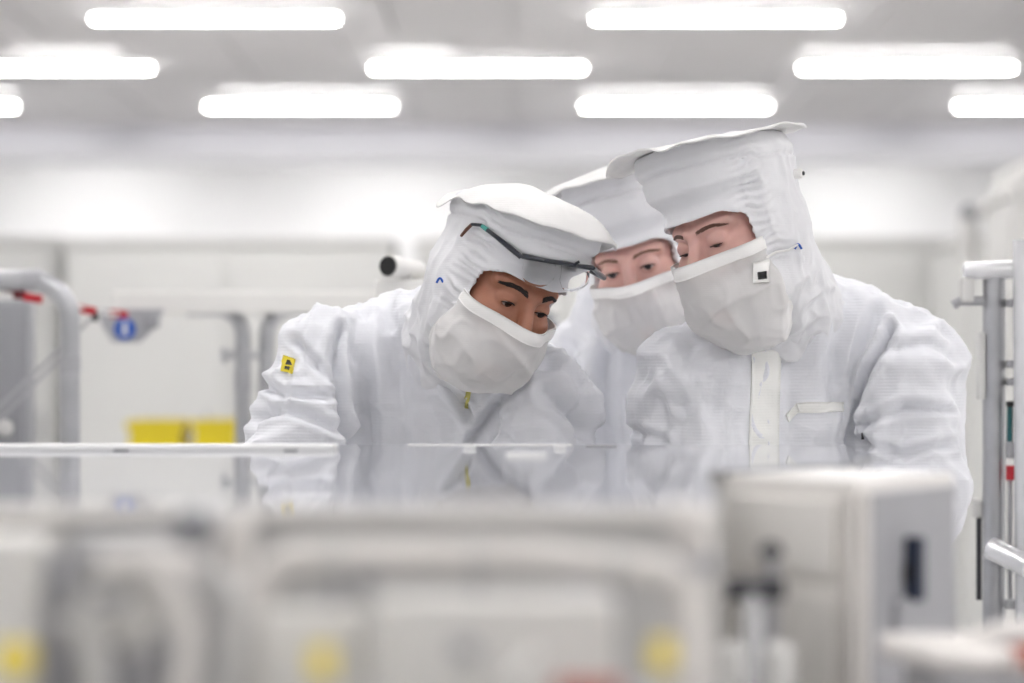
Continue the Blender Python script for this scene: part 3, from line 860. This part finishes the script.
    nb = band.shape[1]; band = toW(band.reshape(-1, 3)).reshape(nu, nb, 3)[2:-2]
    Bq = grid_mesh('mask_hem', band, 'hem', mo, .0028)
    # coverall
    arms = [(J['sh'+k], J['el'+k], J['wr'+k]) for k in 'ab']
    ra, rr = chest
    def cov(P):
        d = econe(P, pel, ch, ra*rr*.95, ra*rr, wdir, 1/rr)
        d = smin(d, econe(P, ch, nk, ra*rr*.97, .085, wdir, 1.35), .07)
        for (s_, e_, w_), k in zip(arms, 'ab'):
            t0 = J.get('tr'+k, nk)
            d = smin(d, cone(P, t0, s_, .085, sleeve), .05)
            d = smin(d, cone(P, s_, e_, sleeve, sleeve*.93), .018)
            d = smin(d, cone(P, e_, w_, sleeve*.9, .05), .02)
        if 'hump' in J: d = smin(d, sph(P, J['hump'][:3], .095), .06)
        nkv = Vector(nk)+Mh@Vector((0, 0, .02))
        return smin(d, cone(P, nk, nkv, .1, .098), .03)
    keys = [k for k in J if k != 'hc']
    lo = [min(J[k][i] for k in keys)-.22 for i in range(3)]; hi = [max(J[k][i] for k in keys)+.2 for i in range(3)]
    lo[2] = pel[2]-.12
    V, Q = nets(cov, *grid(lo, hi, .0056))
    N = vnorm(V, Q)
    warp = np.stack([vn(V*5, 31+seed), vn(V*5, 32+seed), vn(V*5, 33+seed)], -1)
    P = V+warp*.05
    dsp = .015*ridge(P*[11, 11, 3.6]+seed, 41)+.008*ridge(P*[22, 22, 9]+seed, 42)+.0034*ridge(P*[40, 40, 26], 43)
    am = np.full(len(V), 9.)
    for s_, e_, w_ in arms:
        a0, e0, w0 = V3(s_), V3(e_), V3(w_)
        x = (e0-a0)/np.linalg.norm(e0-a0); t = (V-a0)@x; near = cone(V.astype(np.float32), s_, e_, sleeve*1.25, sleeve*1.2)
        near = np.minimum(near, cone(V.astype(np.float32), e_, w_, sleeve*1.2, sleeve))
        am = np.minimum(am, near)
        side_ = V@np.cross(x, (0, 1, 0))
        wgt = np.clip(-near/.02, 0, 1)
        ph = t*48+side_*30+3.2*vn(V*7, 51+seed)
        dsp += wgt*(.0045*np.sin(ph)*np.clip(.4+vn(V*8, 52), 0, 1.2)+.012*ridge(P*[13, 13, 17], 53+seed))
    dsp += 1.9*folds(V, N, fold_paths, D)-.003
    V = V+N*dsp[:, None]
    co = np_mesh('coverall', V, Q, 'cloth', root); cov_tree = bvh(V, Q)
    # trousers, boots, gloves: out of sight below the machine, still there
    def trou(P):
        d = econe(P, Vector(pel)+Vector((0, 0, .02)), Vector(pel)+Vector((0, 0, -.06)), ra*rr*.9, ra*rr*.85, wdir, 1/rr)
        for hp, kn, an in legs:
            d = smin(d, cone(P, hp, kn, .108, .088), .03); d = smin(d, cone(P, kn, an, .086, .072), .02)
        return d
    lo = [min(min(l[2][i], l[0][i]) for l in legs)-.2 for i in range(3)]; hi = [max(max(l[2][i], l[0][i]) for l in legs)+.2 for i in range(3)]
    V, Q = nets(trou, *grid((lo[0], lo[1], .04), (hi[0], hi[1], pel[2]+.16), .014)); N = vnorm(V, Q)
    V = V+N*(.007*ridge(V*[12, 12, 6]+seed, 61))[:, None]
    np_mesh('trousers', V, Q, 'cloth', root)
    for hp, kn, an in legs:
        f = lambda P: smin(smin(cone(P, an+Vector((0, .02, -.03)), an+Vector((0, -.15, -.045)), .055, .045), cone(P, an+Vector((0, 0, -.02)), an+Vector((0, 0, .12)), .06, .07), .03), P[..., 2]*0+9, .001)
        V, Q = nets(lambda P: np.maximum(f(P), .002-P[..., 2]), *grid((an.x-.11, an.y-.25, -.01), (an.x+.11, an.y+.12, .3), .011))
        np_mesh('overboot', V, Q, 'boot', root)
    for (s_, e_, w_), sgn in zip(arms, (1, -1)):
        y = (Vector(w_)-Vector(e_)).normalized(); z = Vector((0, 0, 1)); xx = y.cross(z).normalized(); z = xx.cross(y).normalized()
        mm = np.array(Matrix((xx, y, z)).transposed()); hv = HV.copy(); hv[:, 0] *= -sgn*1.0
        q = HQ[:, ::-1] if sgn > 0 else HQ
        np_mesh('glove', hv@mm.T+np.array(w_)+np.array(y)*.02, q, 'glove', root)
    return dict(root=root, Mh=Mh, c=Vector(c), toW=toW, hood=hood_tree, mask=mask_tree, cov=cov_tree, hs=hs, hood_obj=ho, mask_obj=mo, cov_obj=co)

# --- the man with glasses pushed up on his hood
c = at(500, 280, 3.82)
JL = dict(hc=c, pelvis=(-.16, 4.42, .96), chest=(-.085, 4.07, 1.19), neck=(-.085, 4.0, 1.30), sha=(-.30, 3.99, 1.283), ela=(-.372, 3.9, 1.08), wra=(-.30, 3.68, .97),
          shb=(.052, 3.95, 1.21), elb=(.05, 3.9, .98), wrb=(.0, 3.68, .90), tra=(-.15, 4.07, 1.29), hump=(-.15, 4.09, 1.285))
pl = person('cleanroom worker in white hood, glasses pushed up on it, yellow tag on sleeve, bending lowest', c, -30, 28, -15.7, JL, 'skin_tan', 'hair_dark', 'iris_brown', (-44, 0), .93,
            (.114, .142, .042, .013, .016, .0, .108, .29, .0),
            [(((338, 335), (334, 365), (337, 410), (340, 450)), .006, .014), (((350, 330), (362, 380), (366, 445)), .012, .006), (((392, 320), (398, 380), (400, 445)), .014, .006),
             (((428, 345), (452, 385), (470, 420)), .007, .010), (((470, 445), (500, 400), (522, 385)), .008, .010), (((545, 395), (572, 415), (590, 440)), .009, .010),
             (((500, 410), (515, 445)), .01, .006), (((265, 385), (290, 400), (325, 398)), .007, .007), (((255, 425), (290, 412), (330, 430)), .007, .007), (((300, 345), (315, 362), (330, 385)), .006, .006)],
            3.92, .069, (1.05, 0.002), 1, (.20, .64))
# --- the tallest, nearest man on the right-hand side
c = at(735, 229, 3.80)
JR = dict(hc=c, pelvis=(.47, 4.2, .93), chest=(.425, 4.02, 1.17), neck=(.45, 3.98, 1.335), sha=(.305, 3.9, 1.235), ela=(.30, 3.83, 1.02), wra=(.34, 3.68, .90),
          shb=(.625, 3.97, 1.285), elb=(.655, 3.93, 1.075), wrb=(.55, 3.73, .96), trb=(.49, 4.03, 1.34), tra=(.42, 4.0, 1.32))
pr = person('tallest cleanroom worker with flat-topped white hood and pocketed white coverall, eyes lowered', c, 45, 18, 11, JR, 'skin_fair', 'hair_brown', 'iris_grey', (-54, -26), 1.0,
            (.124, .160, .012, .009, .002, .014, .126, .19, .006),
            [(((893, 330), (872, 370), (860, 410), (852, 450)), .006, .016), (((880, 318), (858, 370), (846, 440)), .010, .007), (((845, 300), (832, 350), (838, 400)), .014, .007),
             (((800, 300), (785, 360), (790, 440)), .02, .006), (((868, 425), (905, 408), (950, 412)), .007, .008), (((862, 440), (900, 455), (950, 445)), .007, .006), (((890, 350), (925, 345), (948, 360)), .009, .006),
             (((660, 400), (655, 440)), .01, .006), (((690, 360), (680, 420)), .016, .005), (((660, 440), (640, 430)), .006, .006)],
            3.87, .089, (.8, 0), 2, (.20, .70))
# --- the one behind, between the two
c = at(640, 258, 4.32)
JM = dict(hc=c, pelvis=(.25, 4.85, .95), chest=(.25, 4.58, 1.2), neck=(.25, 4.49, 1.36), sha=(.145, 4.5, 1.275), ela=(.16, 4.60, 1.04), wra=(.17, 4.66, .80),
          shb=(.40, 4.58, 1.28), elb=(.44, 4.66, 1.04), wrb=(.45, 4.7, .82))
pm = person('cleanroom worker standing behind, half hidden between the other two white hoods', c, 15, 14, 12.9, JM, 'skin_pink', 'hair_light', 'iris_grey', (-36, 2), .86,
            (.118, .155, .020, .008, .004, .008, .138, .20, .008),
            [(((575, 350), (570, 400), (580, 445)), .012, .008), (((610, 340), (606, 400), (612, 445)), .012, .008)],
            4.4, .07, (.7, 0), 3, (.17, .70))

# small garment pieces
lab = patch(pl['cov'], ((284, 356), (296, 359), (293, 374), (281, 371)), 7, 8, 'sleeve_label', 'yellow', pl['root'], .003, .002)
lab['label'] = 'small yellow warning label on the sleeve'
patch(pl['cov'], ((288, 361.5), (290.5, 362), (292, 367), (285.5, 366)), 5, 5, 'label_symbol', 'black', lab, .0042, .001)
patch(pl['cov'], ((285, 368), (291, 369), (290.5, 371), (284.5, 370)), 5, 4, 'label_symbol', 'black', lab, .0042, .001)
zt = patch(pl['cov'], ((466, 389), (470.5, 390), (467.5, 409), (464.5, 408)), 5, 8, 'zip_tag', 'zip_yellow', pl['root'], .003, .003); zt['label'] = 'yellow zip pull tag at the collar'
patch(pr['cov'], ((752, 350), (780, 350), (778, 452), (748, 452)), 9, 40, 'placket', 'trim_cloth', pr['root'], .0022, .002, 6)
patch(pr['cov'], ((797, 403), (844, 402), (843, 412), (797, 413)), 14, 5, 'pocket_trim', 'trim_cloth', pr['root'], .003, .003, 2)
patch(pr['cov'], ((797, 403), (800, 411), (788, 422), (785, 415)), 6, 6, 'pocket_trim', 'trim_cloth', pr['root'], .0032, .003, 2)
sq = patch(pr['mask'], ((752, 262), (768, 261), (769, 283), (753, 284)), 7, 8, 'mask_label', 'hem', pr['root'], .004, .002)
patch(pr['mask'], ((757, 274), (766, 273), (767, 280), (758, 281)), 5, 5, 'label_print', 'black', sq, .0052, .001)
patch(pr['cov'], ((861, 433), (864, 433), (864, 438), (861, 438)), 4, 4, 'sleeve_tag', 'black', pr['root'], .003, .001)
def on_hood(pp, px, py, D):
    dr = (at(px, py, D)-CAMP).normalized(); hit, n, _, _ = pp['hood'].ray_cast(CAMP, dr); return hit, n
for pp, px, py, m in ((pr, 797, 246, 'blue'), (pl, 441, 281, 'blue')):
    hit, n = on_hood(pp, px, py, 3.8)
    if hit is None: hit, _, _, _ = pp['hood'].find_nearest(at(px, py, 3.84)); n = (hit-pp['c']).normalized()
    b = MB(); cc = hit+n*.003; b.tube(arc_path([cc+Vector((-.005, 0, -.004)), cc+Vector((0, -.001, .006)), cc+Vector((.006, 0, -.004))], .004), .0019, 8)
    o = b.build('cord_toggle', m, pp['root'], True); o['label'] = 'blue hood cord toggle'
px = 830
while px > 760 and pr['hood'].ray_cast(CAMP, (at(px, 174, 3.8)-CAMP).normalized())[0] is None: px -= 1
hit = pr['hood'].ray_cast(CAMP, (at(px-2, 174, 3.8)-CAMP).normalized())[0]; n = Vector((.9, -.42, .05)).normalized()
cb = MB().lathe(hit-n*.003, n, [(0, .008), (.014, .0075), (.016, .005)], 16).build('snap_button', 'hem', pr['root'], True)
MB().lathe(hit+n*.0128, n, [(0, .0035), (.002, .0035), (.003, .002)], 12).build('snap_stud', 'dark', cb, True)
# cord running from the mask back round the hood of the tallest man
pts = []
for px, py in ((752, 257), (764, 257), (776, 253), (788, 249), (797, 244)):
    hit, n = on_hood(pr, px, py, 3.8)
    if hit is not None: pts.append(hit+n*.003)
if len(pts) > 2: MB().tube(pts, .0018, 8).build('hood_cord', 'hem', pr['root'], True)

# safety glasses pushed up on the hood
Mh, c = pl['Mh'], pl['c']
g = thing('safety_glasses', c+Mh@Vector((0, .12, .07)), 'dark-framed safety glasses pushed up on the white hood above tan forehead', 'glasses')
W = lambda p: Mh@Vector(p)+c
def over_hood(px, py, gap=.007):
    dr = (at(px, py, 3.8)-CAMP).normalized(); hit = pl['hood'].ray_cast(CAMP, dr)[0]
    return None if hit is None else hit-dr*gap
bp = [over_hood(*q) for q in ((522, 256), (537, 259), (552, 261.5), (566, 263.5))]
step = bp[3]-bp[2]
bp += [bp[3]+step.normalized()*.016+Vector((0, .004, -.001)), bp[3]+Vector((.042, .020, -.006))]
hn, hf_ = bp[0], bp[-1]
ux = (hf_-hn).normalized(); fw = (Mh@Vector((0, 1, 0))); fw = (fw-ux*fw.dot(ux)).normalized(); upv = fw.cross(ux); upv = upv if upv.z > 0 else -upv
bpp = bez_path(bp, 5)
def bar(u, f=0, z=0):
    k = min(max(u, 0), .9999)*(len(bpp)-1); i = int(k)
    p = bpp[i].lerp(bpp[i+1], k-i)+fw*f+upv*z
    dr = (p-CAMP).normalized(); hit = pl['hood'].ray_cast(CAMP, dr)[0]
    if hit is not None and (hit-CAMP).length < (p-CAMP).length+.007: p = hit-dr*.0075
    return p
MB().tube([bar(k/14) for k in range(15)], [.0042]*3+[.0036]*10+[.004]*2, 8).build('brow_bar', 'frame', g, True)
tips = {0: [hn]+[over_hood(*q) or at(*q, 3.85) for q in ((511, 247), (496, 236), (482, 226), (473, 226), (463, 236))]}
back = tips[0][-1]-hn
LW = lambda *p: Vector(pl['toW'](np.array([p], dtype=np.float32))[0])
tips[1] = [hf_]+[LW(-.116, y, z) for y, z in ((.072, .076), (.03, .068), (-.01, .060), (-.04, .054), (-.06, .036))]
for s, T in tips.items():
    TT = T
    for i, p in enumerate(TT):
        hit, n, _, _ = pl['hood'].find_nearest(p)
        if s == 0 and (p-hit).dot(n) < .007: TT[i] = hit+n*.0075
    tp = MB().tube(TT[:5], [.0038, .0044, .0034, .003, .0026], 8).build('temple', 'frame', g, True)
    a, b = TT[2], TT[3]
    MB().tube([a.lerp(b, .55), a.lerp(b, .92)], .0037, 8).build('temple_inlay', 'frame_teal', tp, True)
    MB().tube([TT[4], TT[4].lerp(TT[5], .5)+Vector((0, 0, .001)), TT[5]], [.0027, .003, .0022], 8).build('temple_tip', 'frame_tip', tp, True)
    G = np.zeros((13, 7, 3))
    for i in range(13):
        u = (.04+.42*i/12) if s == 0 else (.96-.42*i/12)
        for j in range(7):
            v = j/6; hgt = .037*(1-.45*abs(2*i/12-1)**3)
            G[i, j] = bar(u, .001+.010*math.sin(v*PI*.5), -.003-hgt*v)
    grid_mesh('lens', G, 'clear', g, .0012)
MB().tube([bar(.8, .002, .0), bar(.8, .004, .006), bar(.83, .004, .009)], .0022, 8).build('nose_pad', 'frame', g, True)
M['module_white'] = mat('module_enamel', srgb(243, 240, 236), .35, var=.02, scale=12)
M['fore_light'] = mat('pale_enamel', srgb(224, 222, 218), .4, var=.04, scale=12)
M['fore_pipe'] = mat('pale_pipe', srgb(220, 216, 212), .4, var=.04, scale=12)
M['fore_grey'] = mat('brushed_deck', srgb(190, 190, 191), .4, metal=.1, var=.08, scale=12)
# ------------------------------------------------------------------ the machine with its polished top plate
ZP = H-.091
t = thing('machine', (-.3, 2.7, 0), 'large white machine with polished reflecting top plate before the three people', 'machine')
outl = [(-1.6, 3.5), (.489, 3.5), (.44, 2.95), (.375, 2.70), (.32, 2.67), (.20, 2.5), (.195, 2.40), (.152, 1.78), (-1.6, 1.78)]
MB().prism([(x, y, ZP-.006) for x, y in outl], (0, 0, .006)).build('top_plate', 'mirror', t)
body = [(-1.58, 3.47), (.46, 3.47), (.415, 2.95), (.355, 2.72), (.31, 2.69), (.185, 2.51), (.18, 2.41), (.150, 1.782), (-1.58, 1.782)]
MB().prism([(x, y, .05) for x, y in body], (0, 0, ZP-.006-.05)).build('machine_body', 'light_grey', t)
ZD = 1.03
MB().box((-.724, 1.776, ZP-.0055), (1.752, .008, .011), bev=.002).build('edge_band', 'module_white', t)
MB().box((-.58, 1.455, ZD-.02), (1.46, .71, .04), bev=.004).build('front_deck', 'fore_grey', t)
MB().box((-.58, 1.50, (ZD-.04)/2), (1.38, .6, ZD-.04)).build('deck_base', 'light_grey', t)
# bright rails lying along the far edge of the plate
def pbox(x0, x1, D0, D1, h, name, m, z=ZP):
    a, b = at(x0, 0, (D0+D1)/2).x, at(x1, 0, (D0+D1)/2).x
    return MB().box(((a+b)/2, (D0+D1)/2, z+h/2), (b-a, D1-D0, h), bev=min(.0015, h*.3)).build(name, m, t)
pbox(-60, 336, 3.2, 3.28, .0075, 'edge_rail', 'white_wall')
pbox(408, 572, 3.47, 3.495, .0016, 'edge_trim', 'white_wall')
for x in (122, 292): pbox(x-8, x+6, 3.19, 3.2, .0022, 'edge_clip', 'grey_panel')
for x in (470, 560): pbox(x-6, x+6, 3.3, 3.33, .006, 'edge_clip', 'white_wall')
pbox(506, 546, 2.92, 2.98, .004, 'gauge_strip', 'white_wall')
pbox(586, 616, 3.4, 3.45, .0018, 'gauge_strip', 'mid_grey')
# fittings on the front deck, all far out of focus
def on_deck(px, D, top, rx, name, m, n=20, prof=None):
    p = at(px, 0, D); z = at(0, top, D).z
    return MB().lathe((p.x, D, ZD), (0, 0, 1), prof(z-ZD) if prof else [(0, rx), (z-ZD-rx*.2, rx), (z-ZD, rx*.8)], n).build(name, m, t, True)
pipe = arc_path([(at(262, 0, 1.60).x, 1.60, ZD), at(262, 556, 1.60), at(540, 556, 1.60), at(640, 569, 1.60), at(684, 575, 1.60), (at(682, 0, 1.60).x, 1.60, ZD)], .03)
pp = MB().tube(pipe, .0105, 16).build('coolant_pipe', 'fore_pipe', t, True)
for x in (330, 470, 610):
    MB().lathe(at(x, 556 if x < 550 else 566, 1.60), (1, 0, 0), [(0, .0118), (.008, .0118)], 16).build('pipe_clamp', 'light_grey', pp, True)
    p = at(x+7, 0, 1.60); MB().box((p.x, 1.60, (ZD+at(0, 562, 1.60).z)/2), (.008, .008, at(0, 562, 1.60).z-ZD)).build('pipe_support', 'mid_grey', t)
def dbox(x0, x1, y0, D, dp, name, m, y1=None, bev=.004):
    a, b = at(x0, y0, D), at(x1, y0, D); zb = ZD if y1 is None else at(0, y1, D).z
    return MB().box(((a.x+b.x)/2, D+dp/2, (a.z+zb)/2), (b.x-a.x, dp, a.z-zb), bev=bev).build(name, m, t)
dbox(372, 618, 600, 1.50, .05, 'manifold_block', 'fore_light')
dbox(262, 360, 612, 1.52, .04, 'manifold_block', 'fore_light')
dbox(-60, 36, 540, 1.65, .12, 'side_panel', 'fore_light')
dbox(43, 60, 558, 1.67, .05, 'bracket', 'mid_grey')
dbox(66, 180, 535, 1.72, .05, 'gauge_block', 'fore_grey')
dbox(452, 480, 642, 1.46, .02, 'connector', 'grey_panel', 660)
dbox(560, 600, 590, 1.56, .03, 'connector', 'mid_grey')
# flanged chamber on the left
p = at(128, 606, 1.56)
fl = MB().lathe(p, (0, -1, 0), [(-.09, .024), (0, .024), (0, .03), (.008, .03), (.008, .02), (.002, .018)], 28).build('chamber_flange', 'fore_light', t, True)
for k in range(6):
    a = PI/3*k+.3; MB().lathe(p+Vector((math.cos(a)*.0255, -.008, math.sin(a)*.0255)), (0, -1, 0), [(0, .003), (.003, .003)], 6).build('flange_bolt', 'dark', fl)
on_deck(128, 1.61, 600, .018, 'chamber_foot', 'mid_grey')
on_deck(205, 1.70, 508, .017, 'valve_column', 'fore_grey', prof=lambda h: [(0, .022), (.02, .022), (.02, .016), (h-.03, .016), (h-.03, .02), (h-.004, .02), (h, .016)])
MB().lathe(at(192, 526, 1.475), (0, -1, 0), [(0, .009), (.01, .009)], 14).build('valve_port', 'navy', t, True)
on_deck(238, 1.67, 516, .012, 'valve_column', 'fore_pipe')
for (pts, r, m) in ((((150, 560), (175, 590), (190, 640), (180, 700)), .009, 'white_hose'), (((70, 610), (90, 640), (100, 700)), .010, 'light_grey'), (((210, 575), (236, 600), (240, 650), (225, 700)), .009, 'light_grey'), (((100, 562), (150, 556), (205, 566)), .007, 'white_hose')):
    D = 1.53; q = [at(x, y, D) for x, y in pts]
    q = [Vector((a.x, a.y, max(a.z, ZD+r))) for a in q]
    MB().tube(bez_path(q), r, 12).build('hose', m, t, True)
for (x, y, D, r) in ((15, 660, 1.50, .012), (322, 664, 1.48, .0075), (662, 656, 1.50, .0075)):
    p = at(x, y, D)
    cp = MB().lathe((p.x, D, p.z-.008), (0, 0, 1), [(0, r), (.016, r), (.018, r*.8)], 16).build('protective_cap', 'pale_yellow', t, True)
    MB().lathe((p.x, D, ZD), (0, 0, 1), [(0, r*.8), (p.z-.008-ZD, r*.8)], 14).build('cap_stub', 'light_grey', cp, True)
p = at(588, 684, 1.42); MB().lathe((p.x-.02, 1.42, p.z-.006), (1, 0, 0), [(0, .008), (.035, .008), (.04, .006)], 16).build('rubber_plug', 'rust', t, True)
MB().box((p.x, 1.42, (ZD+p.z-.012)/2), (.02, .02, max(.004, p.z-.012-ZD))).build('plug_seat', 'mid_grey', t)
MB().tube([at(548, 632, 1.54), at(508, 690, 1.44)], .0042, 10).build('guide_rod', 'white_paint', t, True)
dbox(90, 128, 594, 1.51, .02, 'connector', 'grey_panel', 608)
dbox(356, 376, 572, 1.58, .02, 'connector', 'grey_panel', 592)

# corner module: a small light cabinet turned corner-on, with a black lever on its darker side
A, B, C = at(727, 487, 2.42), at(858, 487, 2.27), at(953, 487, 2.46); Dq = A+C-B
t = thing('corner_module', (B.x, 2.4, 0), 'out-of-focus corner cabinet with black lever at the front corner of the machine', 'cabinet')
poly = [Vector((q.x, q.y, 0)) for q in (A, B, C, Dq)]
MB().prism(poly, (0, 0, ZP-.002)).build('module_body', 'module_white', t)
def face_box(P, Q, u0, u1, y0, y1, dep, name, m, par, bev=.003, out=0):
    """box on the face P-Q of the module between rows y0..y1"""
    d = (Q-P); d.z = 0; n = Vector((d.y, -d.x, 0)).normalized()
    if n.y > 0: n = -n
    z0, z1 = at(0, y0, 2.36).z, at(0, y1, 2.36).z; a, b = P+d*u0, P+d*u1; mid = (a+b)/2+n*(dep/2+out)
    rot = Matrix((d.normalized(), -n, Vector((0, 0, 1)))).transposed()
    return MB().box((mid.x, mid.y, (z0+z1)/2), ((b-a).length, dep, z0-z1), rot, bev=bev).build(name, m, par)
face_box(A, B, .06, .86, 497, 570, .006, 'module_panel', 'module_white', t)
face_box(A, B, .06, .86, 592, 760, .006, 'module_panel', 'module_white', t)
face_box(A, B, .92, 1.01, 489, 760, .010, 'corner_trim', 'fore_pipe', t)
face_box(B, C, .0, .08, 489, 760, .006, 'corner_trim', 'fore_pipe', t)
face_box(B, C, .10, .98, 490, 760, .005, 'module_panel', 'mid_grey', t)
lv = face_box(B, C, .42, .50, 536, 600, .016, 'lever', 'navy', t, out=.004)
face_box(B, C, .41, .51, 562, 582, .014, 'lever_hub', 'black', lv)
face_box(B, C, .30, .44, 596, 640, .012, 'side_fitting', 'mid_grey', t)
zs = .96
MB().box((.258, 2.05, zs-.02), (.16, .24, .04), bev=.004).build('module_shelf', 'mid_grey', t)
MB().box((.25, 2.06, (zs-.04)/2), (.10, .2, zs-.04)).build('shelf_foot', 'light_grey', t)
# valve in front of the corner module
DV = 2.05
vx = at(752, 0, DV)
t = thing('tap_valve', (vx.x, DV, zs), 'out-of-focus valve with dark bar handle before the corner cabinet', 'valve')
p = at(752, 589, DV)
MB().tube([at(726, 589, DV), at(784, 589, DV)], .0095, 12).build('valve_handle', 'dark', t, True)
MB().lathe((p.x, DV, zs+.0006), (0, 0, 1), [(0, .02), (.02, .02), (.02, .012), (p.z-zs-.015, .009), (p.z-zs, .009)], 18).build('valve_stem', 'bright_steel', t, True)
for x in (731, 778):
    q = at(x, 664, DV); MB().lathe((q.x, DV, zs+.0006), (0, 0, 1), [(0, .014), (q.z+.012-zs, .014), (q.z+.018-zs, .008)], 16).build('valve_knob', 'white_paint', t, True)
q = at(771, 556, DV+.02)
MB().lathe((q.x, DV+.02, zs+.0006), (0, 0, 1), [(0, .006), (q.z-zs, .006)], 12).build('valve_post', 'mid_grey', t, True)
MB().lathe(q, (0, 0, 1), [(0, .010), (.008, .010), (.012, .005)], 14).build('post_cap', 'dark', t, True)
# elbow duct left of the module
t = thing('elbow_duct', (at(705, 0, 1.75).x, 1.75, ZD), 'pale out-of-focus elbow pipe standing left of the corner cabinet', 'pipe')
MB().tube(arc_path([at(668, 520, 1.72), at(694, 520, 1.72), (at(694, 0, 1.72).x, 1.72, ZD+.001)], .03), .0135, 16).build('duct', 'fore_pipe', t, True)
MB().lathe(at(694, 556, 1.72), (0, 0, -1), [(0, .018), (.012, .018)], 18).build('duct_collar', 'mid_grey', t, True)
# white hoses heaped on a grey bench to the right of the corner module
ZB = 1.006
t = thing('side_bench', (.58, 2.08, 0), 'grey out-of-focus bench under the white hoses', 'bench')
MB().box((.59, 2.08, ZB-.02), (.47, .22, .04), bev=.004).build('bench_top', 'mid_grey', t)
MB().box((.59, 2.09, (ZB-.04)/2), (.43, .18, ZB-.04)).build('bench_body', 'grey_panel', t)
t = thing('hose_bundle', (at(950, 0, 2.08).x, 2.08, ZB), 'bundle of white out-of-focus hoses on the grey bench beside the corner cabinet', 'hose')
for n_, (pts, r) in enumerate(((((882, 655), (905, 650), (935, 650), (968, 645), (1010, 634), (1080, 632)), .0115), (((905, 668), (940, 662), (975, 658), (1000, 668), (1016, 690), (1030, 730)), .0115), (((935, 672), (962, 676), (985, 690), (996, 740)), .010))):
    q = []
    for i, (x, y) in enumerate(pts):
        D = 2.12-.045*n_-(.02*i if n_ else 0); a = at(x, y, D)
        q.append(Vector((a.x, max(D, 2.0), max(a.z, ZB+r+.001))))
    MB().tube(bez_path(q), r, 14).build('hose', 'white_hose', t, True)
MB().lathe((at(1012, 0, 2.0).x, 2.0, ZB+.014), (1, .1, 0), [(0, .013), (.04, .013)], 14).build('hose_cuff', 'rust', t, True)
